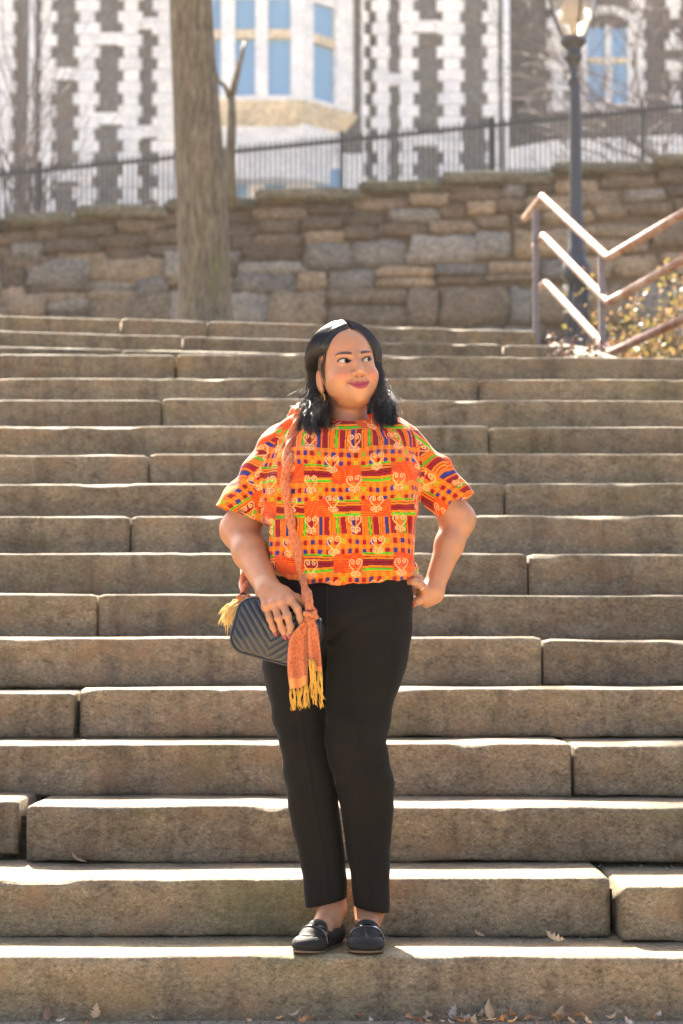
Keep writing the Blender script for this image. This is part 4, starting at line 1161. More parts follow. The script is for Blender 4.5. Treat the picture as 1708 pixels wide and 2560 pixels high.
def torso_part(P):
    cx, rx_, ry_, cy = lev(P[:, 2], TT)
    r = (np.abs((P[:, 0] - cx) / rx_) ** 2.5 + np.abs((P[:, 1] - cy) / ry_) ** 2.3) ** (1 / 2.4)
    d = (r - 1) * np.minimum(rx_, ry_)
    ztop = TT[0][0]; d = smax(d, P[:, 2] - ztop - .012, .03)
    for c in ((716, 1105), (866, 1105)): d = smin(d, ell(P, D(*c, -.075), (.085, .072, .088)), .05)
    return d
def sl_left(P): return sleeve(P, SL_A, SL_B, .063, .0695)
def sl_right(P): return sleeve(P, SR_A, SR_B, .062, .0605)
def shirt_outer(P):
    x, y, z = P[:, 0], P[:, 1], P[:, 2]
    d = torso_part(P)
    d = smin(d, cone(P, D(690, 1002, .03), D(905, 1004, .03), .052, .052), .03)
    d = smin(d, sl_left(P), .022); d = smin(d, sl_right(P), .022)
    fr = sstep(YP + .03, YP - .03, y)
    for (a, b, am, w) in RP:
        t = np.clip(((x - a[0]) * (b[0] - a[0]) + (z - a[2]) * (b[2] - a[2])) / ((b[0] - a[0]) ** 2 + (b[2] - a[2]) ** 2), 0, 1)
        ds = np.hypot(x - a[0] - t * (b[0] - a[0]), z - a[2] - t * (b[2] - a[2]) + .006 * np.sin(t * 3.14))
        d = d - fr * am * 1.6 * (np.exp(-(ds / w) ** 2) - .6 * np.exp(-((ds - 1.7 * w) / w) ** 2)) * np.sin(np.clip(t, .04, .97) * 3.14) ** .5
    hz = hem_z(x); up = np.clip(z - hz, 0, 1)
    gat = np.sin(x * 250 + 5 * np.sin(x * 37) + y * 120) * (.5 + .5 * np.sin(x * 23 + 1)) + .8 * wob(x * 55, y * 45, z * 6)
    d = d + .0036 * gat * np.exp(-up / .022)
    d = d + .0052 * wob(x * 10, y * 10, z * 8) + .0028 * wob(x * 24, y * 24, z * 18)
    # sleeve drape
    d = d + .003 * np.sin((P @ AX_L) * 95 + x * 40) * sstep(-.01, -.05, x - float(D(640, 1000)[0])) * sstep(.0, .1, (P - SL_A) @ AX_L)
    d = d + .003 * np.sin((P @ AX_R) * 90 - x * 30) * sstep(.01, .05, x - float(D(945, 1000)[0])) * sstep(.0, .1, (P - SR_A) @ AX_R)
    bulge = .010 * np.exp(-((up - .035) / .022) ** 2); d = d - bulge * (np.abs(x - float(D(790, 1300)[0])) < .2)
    return d
NECKC = D(793, 941, .0)
def f_shirt(P):
    x, y, z = P[:, 0], P[:, 1], P[:, 2]
    d = shirt_outer(P)
    body_cut = hem_z(x) + .0025 * wob(x * 34, y * 34, x * 0) - z                       # gathered hem
    inl = np.maximum(sl_left(P), plane(P, SL_A + AX_L * .06, -AX_L)); inr = np.maximum(sl_right(P), plane(P, SR_A + AX_R * .06, -AX_R))
    d = smax(d, body_cut, .022)
    hl = plane(P, SL_B, HEML_N); hr_ = plane(P, SR_B, HEMR_N)
    left = x < float(D(622, 1100)[0]); right = x > float(D(962, 1100)[0])
    d = np.where(left, smax(d, hl, .002), d); d = np.where(right, smax(d, hr_, .002), d)
    hol = np.maximum(cone(P, SL_A, SL_B + AX_L * .1, .052, .0645), -(hl + .045)); d = np.where(left, np.maximum(d, -hol), d)
    hol = np.maximum(cone(P, SR_A, SR_B + AX_R * .1, .051, .0555), -(hr_ + .045)); d = np.where(right, np.maximum(d, -hol), d)
    return smax(d, -ell(P, NECKC, (.098, .105, .0415)), .004)
lo = np.array([D(480, 1200)[0], YP - .25, D(790, 1360)[2]]); hi = np.array([D(1105, 1200)[0], YP + .21, D(790, 930)[2]])
Vs, Qs = mesh_sdf(f_shirt, lo, hi, .0018)

def s2l(r, g, b): return np.array([((q / 255) / 12.92 if q < 10 else (((q / 255) + .055) / 1.055) ** 2.4) for q in (r, g, b)])
K_OR, K_LT, K_HA, K_HB = s2l(226, 104, 6), s2l(234, 124, 10), s2l(212, 72, 10), s2l(180, 44, 8)
K_GR, K_RD, K_BL, K_BK, K_CR, K_MX = s2l(84, 172, 22), s2l(136, 8, 26), s2l(38, 42, 112), s2l(26, 10, 8), s2l(230, 168, 112), s2l(206, 74, 10)
# scroll-heart stamp as a small bitmap
def catmull(P, n=14):
    P = np.array(P, float); P = np.vstack([2 * P[0] - P[1], P, 2 * P[-1] - P[-2]]); out = []
    for i in range(1, len(P) - 2):
        for t in np.linspace(0, 1, n, endpoint=False):
            a, b, c, d = P[i - 1], P[i], P[i + 1], P[i + 2]
            out.append(.5 * (2 * b + (c - a) * t + (2 * a - 5 * b + 4 * c - d) * t * t + (3 * b - a - 3 * c + d) * t ** 3))
    return np.array(out + [P[-2]])
hp = [catmull([(0, -13), (4, -8), (10, -1), (15.5, 6), (18, 13), (16.5, 19.5), (12, 22.8), (7, 22), (3.6, 18), (4.2, 13), (8, 11), (11, 13.6), (10.4, 17), (8, 17.2)]),
      catmull([(0, -13), (3.5, -10.5), (8.5, -10), (12.5, -13), (12.8, -18), (9, -21), (5.4, -19), (6, -15.6), (8.8, -16)]), catmull([(0, -12), (.3, -17), (0, -23)]), catmull([(0, -22), (2.4, -24.4), (4, -24)])]
hp = np.concatenate(hp); hp = np.concatenate([hp, hp * [-1, 1]])
gx, gy = np.meshgrid(np.arange(-24, 24, .5), np.arange(-28, 28, .5), indexing='ij')
HEART = np.full(gx.shape, 99.0)
for q in hp: HEART = np.minimum(HEART, np.hypot(gx - q[0], gy - q[1]))
def heart(u, v):
    i = np.clip(((u + 24) * 2).astype(int), 0, 95); j = np.clip(((v + 28) * 2).astype(int), 0, 111); return HEART[i, j]
STR = [(K_OR, 7), (K_BK, 1.2), (K_GR, 6), (K_BK, 1.2), (K_OR, 4), (K_RD, 12), (K_BK, 1.6), (K_LT, 3), (K_RD, 2), (K_LT, 3), (K_RD, 1.6), (K_OR, 5), (K_BL, 8), (K_BK, 1.2), (K_OR, 4), (K_RD, 12), (K_BK, 1.6), (K_LT, 4), (K_RD, 1.6), (K_OR, 4)]
STH = [(K_OR, 2), (K_GR, 6.5), (K_BK, 1.2), (K_LT, 5), (K_BK, 1.4), (K_RD, 6.0), (K_BK, 1.6), (K_RD, 6.0), (K_BK, 1.4), (K_LT, 4), (K_BK, 1.2), (K_RD, 1.6), (K_LT, 4), (K_BK, 1.2), (K_GR, 6), (K_OR, 2)]
def stripes(q, tab, period=None):
    w = np.cumsum([t[1] for t in tab]); L = w[-1]; i = np.searchsorted(w, np.mod(q, L), side='right'); return np.array([t[0] for t in tab])[np.clip(i, 0, len(tab) - 1)]
RH = 47.0
def kente(u, v):
    """colour of the printed cotton at u, v (mm); v grows upwards"""
    n = len(u); row = np.floor(v / RH).astype(int); fv = v - row * RH
    kind = np.mod(-row, 5)                 # 0: upright stripes, 1 and 3: checks, 2 and 4: blocks
    c = np.tile(K_OR, (n, 1))
    m = kind == 0; c[m] = stripes(u[m], STR)
    m = (kind == 1) | (kind == 3)
    a = np.mod(u, 18.4) < 10.2; b = np.mod(fv + 2, 24.0) < 13.0
    fine = (np.mod(u + fv, 3.0) < 1.5)
    c[m] = K_LT
    mm = m & (a ^ b) & fine; c[mm] = K_MX
    sq = m & a & b; h = np.mod(np.floor(u / 18.4).astype(int) * 7 + np.floor((fv + 2) / 24).astype(int) * 5 + row * 3, 6)
    c[sq] = np.array([K_RD, K_BL, K_RD, K_GR, K_RD, K_BL])[h[sq]]
    mm = sq & (h == 3) & (np.mod(u - fv, 3.2) < 1.2); c[mm] = K_OR
    m = (kind == 2) | (kind == 4)
    cell = np.floor(u / 74.0).astype(int) + (kind == 4)
    ha = m & (np.mod(cell, 2) == 0); hs = m & ~ha
    c[ha] = K_HA; mm = ha & (np.mod(u + 1.0 * np.sin(fv * .9), 3.4) < 1.3); c[mm] = K_HB; mm = ha & (np.mod(fv, 5.6) < .8); c[mm] = K_LT * .9
    c[hs] = stripes(fv[hs], STH)
    # hearts on a staggered lattice
    j = np.floor(v / 55.0).astype(int); hu = np.mod(u + 56.0 * np.mod(j, 2), 112.0) - 56.0; hv = v - (j + .5) * 55.0
    d = heart(hu * 1.1, hv * 1.1); m = d < 1.45; c[m] = K_CR
    return c
ou = PX(867, 1316, YP - .14)
def shirt_colors(V):
    P = V.astype(f32); x, y, z = P[:, 0], P[:, 1], P[:, 2]
    wx = .008 * fbm(x * 6, y * 3, z * 6, 2) + .0012 * wob(x * 24, y * 24, z * 18); wz = .010 * fbm(x * 5 + 9, y * 3, z * 5, 2) + .0018 * wob(x * 22 + 1, y * 20, z * 17)
    u = (x - ou.x + wx) * 1000 + 33; v = (z - ou.z + wz) * 1000 + RH / 2
    # around the side the cloth turns with the body
    u = u + np.where(np.abs(y - YP) < .2, 0, 0) + np.sign(x) * np.clip(y - (YP - .08), 0, 1) * 800
    c = kente(u, v)
    tl = (sl_left(P) < torso_part(P) - .004) & (x < float(D(648, 1000)[0])); tr_ = (sl_right(P) < torso_part(P) - .004) & (x > float(D(948, 1000)[0]))
    for m, A, ang in ((tl, SL_A, R(33)), (tr_, SR_A, R(-33))):
        q = P[m] - A; du, dv = q[:, 0], q[:, 2]
        yy = np.clip(P[m][:, 1] - (YP - .03), -.2, .2) * (-1 if ang > 0 else 1)
        uu = (du * math.cos(ang) + dv * math.sin(ang)) * 1000 + 12 - yy * 600 ; vv = (-du * math.sin(ang) + dv * math.cos(ang)) * 1000 + 20
        c[m] = kente(uu + 6 * fbm(du * 9, dv * 9, du * 0, 2), vv)
    # rolled edge at the sleeve hems and neck
    e = np.abs(ell(P, NECKC, (.098, .105, .0415))) < .0035; c[e] = K_HA
    return c
MAT_SHIRT = M_vcol('printed_cotton', rough=.85, spec=.2, sheen=.12, weave=.25)
shirt = link('shirt', np_mesh('shirt', Vs, Qs, cols=shirt_colors(Vs)), MAT_SHIRT, person)
shirt['label'] = 'orange short-sleeved top with kente-like stripes, checks and cream scroll hearts'

# ================================================================== quilted bag
BAG_C = D(636, 1452, -.155); BROLL = R(15)
BM = np.array(Matrix.Rotation(BROLL, 3, 'Y')) @ np.array(Matrix.Rotation(R(-6), 3, 'Z'))
def bag_local(P): return tform(P, BAG_C, BM)
BW, BH, BD = .110, .074, .030
def bag2d(p, e=0):
    q = np.abs(p[:, [0, 2]]) - np.array([BW - .044 + e, BH - .044 + e], f32)
    return np.linalg.norm(np.maximum(q, 0), axis=1) + np.minimum(q.max(1), 0) - .044
def f_bag_l(p):
    d2 = bag2d(p); dy = np.abs(p[:, 1]) - BD
    q = np.stack([d2 + .010, dy + .010], 1)
    d = np.linalg.norm(np.maximum(q, 0), axis=1) + np.minimum(q.max(1), 0) - .010
    g = (p[:, 2] - np.abs(p[:, 0] + .004) * 1.0) / 1.414
    rib = np.abs(np.sin(math.pi * g / .0150)) ** .5
    inn = sstep(.0, -.016, d2)
    d = d - .0048 * rib * inn * sstep(0, -.02, p[:, 1]) - .010 * sstep(.0, -.06, d2) * (p[:, 1] < 0)
    return d
def f_bag(P): return f_bag_l(bag_local(P))
bag = tag(empty('handbag', BAG_C), 'small black chevron-quilted leather bag held at the hip', 'handbag')
Vg, Qg = mesh_sdf(f_bag, BAG_C - .15, BAG_C + .15, .0016)
tb = NT('black_quilted_leather'); _v = tb.coords('Position')
MAT_BAG = tb.set(col=(.008, .009, .012), rough=.33, spec=.6, coat=.2, normal=tb.bump(tb.noise(_v, 380, 3), .10, .001))
link('bag_body', np_mesh('bag_body', Vg, Qg), MAT_BAG, bag)
for yy in (-BD + .001, BD - .001):
    pts = []
    for k in range(72):
        a = 2 * math.pi * k / 72; dirv = np.array([math.cos(a), math.sin(a)])
        lo_, hi_ = 0.0, .2
        for _ in range(24):
            m_ = (lo_ + hi_) / 2; pp = np.array([[dirv[0] * m_, 0, dirv[1] * m_]], f32)
            if bag2d(pp)[0] < -.002: lo_ = m_
            else: hi_ = m_
        pts.append((np.array([dirv[0] * lo_, yy, dirv[1] * lo_])) @ BM.T + BAG_C)
    pts.append(pts[0]); pts.append(pts[1])
    mb = MB(); mb.tube(pts, .0026, 6); mb.build('piping', MAT_BAG, bag, smooth=True)
MAT_STEEL = M_plain('polished_steel', (.62, .60, .57), .2, 1.0, .5, var=.05)
def ring_pts(c, ax1, ax2, n=24): return [np.array(c) + np.array(ax1) * math.cos(2 * math.pi * k / n) + np.array(ax2) * math.sin(2 * math.pi * k / n) for k in range(n + 2)]
mb = MB(); mb.tube(ring_pts(D(554, 1398, -.13), (.006, 0, .002), (-.002, .003, .010)), .0016, 6); mb.build('strap_ring', MAT_STEEL, bag, smooth=True)
mb = MB(); z0 = D(733, 1423, -.175)
fr_ = [np.array(z0) + np.array(q) for q in ((-.004, 0, .005), (.005, 0, .003), (.003, 0, -.006), (-.006, 0, -.004), (-.004, 0, .005), (.005, 0, .003))]
mb.tube(fr_, .0013, 6); mb.tube([D(722, 1417, -.165), D(730, 1420, -.173)], .003, 6); mb.build('zip_pull', MAT_STEEL, bag, smooth=True)

# ================================================================== scarf used as the strap
scarf = tag(empty('scarf', D(713, 1412, -.2)), 'orange paisley scarf twisted into a shoulder strap with yellow fringe', 'scarf')
tsf = NT('paisley_scarf'); _v = tsf.coords('Position'); _w = tsf.new('ShaderNodeTexVoronoi', feature='DISTANCE_TO_EDGE'); _w.inputs['Scale'].default_value = 95; tsf.lk(_v, _w.inputs['Vector'])
_n = tsf.noise(_v, 130, 3, .6, 2.0)
_c = tsf.ramp(_n, [(.40, (.54, .17, .06)), (.50, (.43, .10, .035)), (.60, (.34, .06, .022))])
_c2 = tsf.mix(tsf.ramp(_w.outputs['Distance'], [(.03, (1, 1, 1)), (.10, (0, 0, 0))]), _c, (.52, .19, .065))
MAT_SCARF = tsf.set(col=_c2, rough=.75, spec=.25, sheen=.2, normal=tsf.bump(tsf.noise(_v, 500, 3), .3, .001))
MAT_BORDER = M_plain('scarf_border', (.66, .26, .07), .75, var=.08, scale=300)
MAT_FRINGE = M_plain('yellow_fringe', (.70, .40, .055), .8, var=.15, scale=200)
MAT_FRINGE2 = M_plain('pale_yellow_fringe', (.80, .54, .20), .8, var=.15, scale=200)
def smooth_path(P, n):
    C = catmull(np.array(P, float), 12); s = np.concatenate([[0], np.cumsum(np.linalg.norm(np.diff(C, axis=0), axis=1))]); t = np.linspace(0, s[-1], n)
    return np.stack([np.interp(t, s, C[:, k]) for k in range(3)], 1), s[-1]
def twisted(P, name, r=.0125, n=150, turns=40.0, taper=None):
    C, L = smooth_path(P, n); T = np.gradient(C, axis=0); T /= np.linalg.norm(T, axis=1)[:, None]
    m = 20; V = []; N = np.array([1.0, 0, 0])
    for i in range(n):
        N = N - T[i] * (N @ T[i]); N /= np.linalg.norm(N); B = np.cross(T[i], N); s = L * i / n
        w = 1 + .16 * math.sin(s * 31 + .5) + .08 * math.sin(s * 77)
        for k in range(m):
            a = 2 * math.pi * k / m; q = a - s * turns
            rr_ = r * w * (.84 + .26 * math.cos(2 * q) + .10 * math.cos(5 * q + s * 30) + .05 * math.cos(9 * q - s * 50))
            V.append(C[i] + rr_ * (math.cos(a) * N + math.sin(a) * B))
    Fq = [(i * m + k, i * m + (k + 1) % m, (i + 1) * m + (k + 1) % m, (i + 1) * m + k) for i in range(n - 1) for k in range(m)]
    return link(name, np_mesh(name, V, Fq), MAT_SCARF, scarf)
front_pts = [(688, 955), (676, 985), (666, 1010), (661, 1060), (656, 1110), (661, 1160), (672, 1220), (685, 1280), (695, 1325)]
strap = [D(640, 1030, .17), D(662, 965, .10), D(682, 936, .045), D(690, 944, -.02)]
for (u, v) in front_pts:
    Yc = YP - .1
    for _ in range(3):
        p = PD(u, v, Yc); fy = front_y(f_shirt, p.x, p.z)
        if fy is None: break
        Yc = fy
    strap.append(A3((p.x, Yc - .008, p.z)))
strap += [D(706, 1370, -.205), D(713, 1404, -.222)]
twisted(strap, 'twisted_band', n=260)
twisted([D(640, 1030, .17), D(600, 1150, .19), D(572, 1270, .10), D(563, 1335, -.02), D(561, 1366, -.085)], 'twisted_band', n=140, r=.0135)
def knot(c, r, seed):
    c = A3(c)
    def f(P):
        p = (P - c) / r; d = ell(p, (0, 0, 0), (.95, .75, .75))
        d = smin(d, cone(p, (-.8, -.5, .35), (.8, -.55, -.2), .36, .42), .12); d = smin(d, cone(p, (-.6, -.45, -.5), (.7, -.3, .55), .34, .34), .10)
        d = d + .05 * np.sin(p[:, 0] * 9 + p[:, 2] * 14 + seed) 
        return d * r
    V, Q = mesh_sdf(f, c - 1.7 * r, c + 1.7 * r, r * .09); return link('knot', np_mesh('knot', V, Q), MAT_SCARF, scarf)
knot(D(713, 1413, -.224), .0165, 0); knot(D(560, 1376, -.095), .0165, 2)
def panel(left, right, dy, pleats, amp, name, n=44, m=26, border=.86):
    """hanging cloth end between two edges given from top to bottom"""
    Lc, _ = smooth_path([D(u, v, dy) for (u, v) in left], n); Rc, _ = smooth_path([D(u, v, dy) for (u, v) in right], n)
    V = np.zeros((n, m, 3))
    for i in range(n):
        t = i / (n - 1)
        for j in range(m):
            w = j / (m - 1); p = Lc[i] * (1 - w) + Rc[i] * w
            V[i, j] = p + np.array([0, -amp * (.35 + .65 * t) * math.sin(w * math.pi * pleats + .6 * math.sin(t * 4)) - .004 * math.sin(t * 5 + w * 3), .002 * math.sin(w * 9)])
    F = []; mats = []
    for i in range(n - 1):
        for j in range(m - 1): F.append((i * m + j, i * m + j + 1, (i + 1) * m + j + 1, (i + 1) * m + j)); mats.append(1 if i / (n - 1) > border else 0)
    me = np_mesh(name, V.reshape(-1, 3), F); me.materials.append(MAT_SCARF); me.materials.append(MAT_BORDER); me.polygons.foreach_set('material_index', np.array(mats, np.int32))
    o = link(name, me, None, scarf); so = o.modifiers.new('thickness', 'SOLIDIFY'); so.thickness = .0015; so.offset = 0
    return V
V1 = panel([(704, 1421), (684, 1440), (666, 1466), (661, 1500), (661, 1545), (666, 1584)], [(713, 1421), (711, 1450), (707, 1500), (706, 1545), (706, 1572)], -.226, 3.2, .008, 'tail')
V2 = panel([(708, 1421), (707, 1450), (708, 1480), (709, 1505), (713, 1530)], [(721, 1421), (730, 1450), (735, 1490), (738, 1525), (739, 1545)], -.240, 2.4, .006, 'tail', border=.9)
fr = random.Random(17)
def fringe(starts, length, drift, material, name, per=5, r=.0008, flare=.004):
    for s in starts:
        mb = MB(); s = np.array(s, float); L = length * fr.uniform(.8, 1.2); dx = fr.gauss(drift[0], .006); dyy = fr.gauss(drift[1], .003)
        for k in range(per):
            o = np.array([fr.gauss(0, .0011), fr.gauss(0, .001), 0]); e = np.array([fr.gauss(0, flare), fr.gauss(0, flare * .6), fr.gauss(0, .003)])
            P = []
            for t in np.linspace(0, 1, 7):
                P.append(s + o * (1.4 - 1.1 * math.sin(math.pi * min(1, t * 1.3))) + np.array([dx * t * t + .003 * math.sin(t * 6 + k * .3 + L * 900), dyy * t, -L * t]) + e * max(0, t - .55) * 1.8)
            mb.tube(P, np.array([1.1, 1.1, 1, 1, 1, .9, .5]) * r, 4)
        mb.build(name, material, scarf, smooth=True)
fringe([V1[-1, j] for j in (1, 6, 11, 16, 21, 25)], .050, (.001, 0), MAT_FRINGE, 'fringe', per=11, r=.0006, flare=.0032)
fringe([V2[-1, j] for j in (2, 9, 16, 23)], .078, (.004, -.002), MAT_FRINGE, 'fringe', per=11, r=.0006, flare=.0032)
fringe([V2[-8, j] + np.array([0, -.004, 0]) for j in (2, 6, 10)], .085, (.014, -.004), MAT_FRINGE, 'fringe', per=9, r=.0006)
# pale tuft at the rear knot
mb = MB(); kc = np.array(D(555, 1383, -.10))
for k in range(170):
    a = fr.gauss(0, 1); d_ = np.array([-.030 + fr.gauss(0, .010), fr.gauss(-.005, .010), -.048 + fr.gauss(0, .012)]) * fr.uniform(.65, 1.05)
    P = [kc + np.array([fr.gauss(-.002, .003), fr.gauss(0, .004), fr.gauss(-.002, .004)])]
    for t in (.3, .55, .8, 1.0): P.append(P[0] + d_ * t + np.array([-.010 * math.sin(t * 2.6), 0, .008 * math.sin(t * 3)]) + np.array([fr.gauss(0, .0012) for _ in range(3)]))
    mb.tube(P, (.0011, .0011, .001, .0009, .0004), 4)
mb.build('fringe', MAT_FRINGE2, scarf, smooth=True)

# ================================================================== nails and jewellery
MAT_NAIL = NT('crimson_nail_polish').set(col=(.23, .008, .035), rough=.12, spec=.6, coat=.5)
def nail(p_tip, p_prev, rad, facing=(0, -1, .15), sc=1.0):
    t = A3(p_tip) - A3(p_prev); t /= np.linalg.norm(t); nf = A3(facing); nf = nf - t * (nf @ t); nf /= np.linalg.norm(nf); sx = np.cross(t, nf)
    c = A3(p_tip) + nf * rad * .80 + t * rad * .10; sc = 1.22
    V = []; F = []; n = 14
    for i in range(5):
        rr_ = i / 4
        for k in range(n):
            a = 2 * math.pi * k / n; x, y = rr_ * math.cos(a), rr_ * math.sin(a)
            V.append(c + sx * x * rad * .72 * sc + t * y * rad * 1.05 * sc + nf * rad * (.28 - .42 * (x * x) - .12 * y * y))
    for i in range(4):
        for k in range(n): F.append((i * n + k, i * n + (k + 1) % n, (i + 1) * n + (k + 1) % n, (i + 1) * n + k))
    return link('fingernail', py_mesh('fingernail', V, F, True), MAT_NAIL, person)
for k, f_ in FR.items(): nail(f_[-1], f_[-2], RADR[k][1], (0, -1, .25) if k != 'thumb' else (.3, -.8, .6))
nail(FL['thumb'][-1], FL['thumb'][-2], RADL['thumb'][1])
def torus(c, axis, r, t, material, name, parent):
    ax_ = A3(axis); ax_ /= np.linalg.norm(ax_); u_ = np.cross(ax_, [0, 0, 1]); u_ /= np.linalg.norm(u_); w_ = np.cross(ax_, u_)
    mb = MB(); mb.tube(ring_pts(c, u_ * r, w_ * r, 28), t, 6); return mb.build(name, material, parent, smooth=True)
a_, b_ = FL['b'][0], FL['b'][1]; torus(a_ * .25 + b_ * .75, b_ - a_, .0117, .0011, MAT_STEEL, 'finger_ring', person)
MAT_GOLD = M_plain('brass_earring', (.50, .30, .06), .32, .9, .5, var=.2, scale=200)
for s in (-1, 1):
    mb = MB(); pts = []; c = np.array([s * 77.0, -6, -79]); 
    for k in range(26):
        a = 2 * math.pi * (k + .5) / 26; rr_ = 10.5 + (2.6 if k % 3 == 0 else 0)
        pts.append(head_pt(c[0] + 1.5 * math.sin(a * 3), c[1] + rr_ * .8 * math.sin(a), c[2] + rr_ * 1.35 * math.cos(a)))
    pts += pts[:2]; mb.tube(pts, .0021, 6)
    for k in range(7):
        a = math.pi * (.55 + .15 * k); b0_, b1_ = 11, 17.5
        mb.tube([head_pt(c[0], c[1] + b0_ * .8 * math.sin(a), c[2] + b0_ * 1.35 * math.cos(a)), head_pt(c[0] + 1, c[1] + b1_ * .8 * math.sin(a), c[2] + b1_ * 1.3 * math.cos(a))], (.0024, .0008), 5)
    mb.build('earring', MAT_GOLD, person, smooth=True)
mb = MB(); c = head_pt(17.5, -97, -30); mb.lathe([(.0001, -.0012), (.0011, -.0006), (.0013, 0), (.0011, .0006), (.0001, .0012)], c, 10); mb.build('nose_stud', MAT_STEEL, person, smooth=True)
q = on_front(f_neck, [(752, 940), (765, 958), (790, 968)], 12, -.0005) ; q2 = on_front(f_neck, [(848, 930), (842, 945), (828, 962), (800, 970)], 14, -.0005)
for w in (q, q2):
    if len(w) > 4: mb = MB(); mb.tube(w, .0006, 5); mb.build('necklace', MAT_GOLD, person, smooth=True)
# ================================================================== hair
th = NT('black_hair'); MAT_HAIR = th.set(col=(.009, .008, .0085), rough=.28, spec=.6)
hr_ = random.Random(29); hn = np.random.RandomState(29)
def skull(y, phi, s, off):
    k = np.sqrt(np.clip(1 - ((y - 12) / 92) ** 2, .02, 1))
    return np.stack([s * (74 * k + off) * np.sin(phi), y + 0 * phi, 24 + (91 * k + off) * np.cos(phi)], 1)
def to_world(p): return (p * MM) @ HM.T + HO
strands = []
def lock(s, y0, front, tgt, bulge, layer, ns, wave, spread=3.2):
    """one lock: over the skull from the parting, then down to a target"""
    endj = hr_.uniform(-.012, .026); fl_ = hr_.uniform(-.6, 1.5)
    for k in range(ns):
        jy = hn.normal(0, 3.0); jo = layer + hn.uniform(-3.5, 3.5)
        n1 = 11
        if s < 0:
            phie = R(105); phi = np.linspace(R(3) , phie, n1)
            ys = y0 + jy + (max(34, y0 + 6) - y0) * sstep(R(72), R(104), phi) * (1 if front else .5)
        else:
            phie = R(101); phi = np.linspace(R(3), phie, n1)
            ys = y0 + jy + (18 * sstep(R(60), R(104), phi) if front else 8 * sstep(R(30), R(100), phi))
        ys = np.maximum(ys, np.interp(phi, [0, R(40), R(72), R(104)], [-49, -47, -42, -26]) - 1)
        off = (3.0 + jo * .45) + jo * .9 * sstep(R(15), R(90), phi)
        p = skull(ys, phi, s, off)
        p[:, 0] += 5 * (1 - phi / phie)                          # parting sits a little to one side
        w = to_world(p)
        e = np.array(tgt) + hn.normal(0, 1, 3) * np.array([.0035, .003, .010]) + np.array([0, 0, endj]); c = np.array(bulge) + hn.normal(0, 1, 3) * .004
        t = np.linspace(0, 1, 17)[1:, None]; p0 = w[-1]
        c0 = p0 + (w[-1] - w[-2]) * 1.6
        fall = (1 - t) ** 3 * p0 + 3 * (1 - t) ** 2 * t * c0 + 3 * (1 - t) * t * t * c + t ** 3 * e
        tt = t[:, 0]; a, ph = wave
        fall[:, 0] += a * np.sin(tt * 13 + ph) * sstep(.1, .6, tt); fall[:, 1] += .8 * a * np.cos(tt * 13 + ph) * sstep(.1, .6, tt)
        cu = sstep(.62, 1.0, tt) * .020                           # ends turn in
        fall[:, 0] += s * fl_ * .55 * cu - s * cu * .6 * np.sin(tt * 6 + ph) ; fall[:, 2] += cu * .9 * np.cos(tt * 4 + ph)
        off2 = hn.normal(0, 1, 3) * spread * MM
        fall += off2 * np.sin(np.clip(tt * 1.5, 0, 1.45))[:, None] * (1 - .75 * sstep(.6, 1, tt))[:, None]
        strands.append(np.vstack([w, fall]))
def shirt_front(u, v, off):
    Yc = YP - .08
    for _ in range(3):
        p = PD(u, v, Yc); fy = front_y(f_shirt, p.x, p.z)
        if fy is None: break
        Yc = fy
    return A3((p.x, Yc - off, p.z))
NL = 44
for i in range(NL):
    q = i / (NL - 1); y0 = -49 + 118 * q ** 1.1; front = y0 < 28
    # viewer's left: tucked behind the ear, falls before the shoulder
    u = 712 + 52 * (1 - q) * hr_.uniform(.75, 1) + hr_.uniform(-6, 6); v = 983 - 26 * abs(q - .3) + hr_.uniform(-10, 8)
    if q > .62: u = hr_.uniform(700, 730); v = hr_.uniform(950, 975)
    lay = hr_.uniform(2, 17); tg_ = shirt_front(u, v, hr_.uniform(.006, .024) if q < .7 else .004)
    bl_ = D(700 + 38 * (1 - q) * .6 + hr_.uniform(-6, 8), 925 + hr_.uniform(-14, 12), -.03 + .06 * q)
    lock(-1, y0, front, tg_, bl_, lay, 46, (hr_.uniform(.006, .013), hr_.uniform(0, 6)))
    u = 858 + 50 * q * hr_.uniform(.8, 1.1) + hr_.uniform(-6, 6); v = 968 + hr_.uniform(-12, 10); 
    tg_ = shirt_front(u, v, hr_.uniform(.006, .024) if q < .7 else .004); lay = hr_.uniform(2, 13)
    bl_ = D(874 + 26 * q + hr_.uniform(-5, 5), 915 + hr_.uniform(-15, 12), -.02 + .05 * q)
    lock(1, y0, front, tg_, bl_, lay, 46, (hr_.uniform(.006, .013), hr_.uniform(0, 6)))
# short layer hugging the hairline
for s in (-1, 1):
    for i in range(10):
        u = (716 + 48 * hr_.random()) if s < 0 else (858 + 30 * hr_.random())
        lock(s, -49 + 2.2 * i, True, shirt_front(u, 975 + hr_.uniform(-14, 8), .008), D((722 if s < 0 else 872) + hr_.uniform(-6, 6), 915, .01 if s < 0 else -.02), -4 + .5 * i, 40, (.006, hr_.uniform(0, 6)), 2.2)
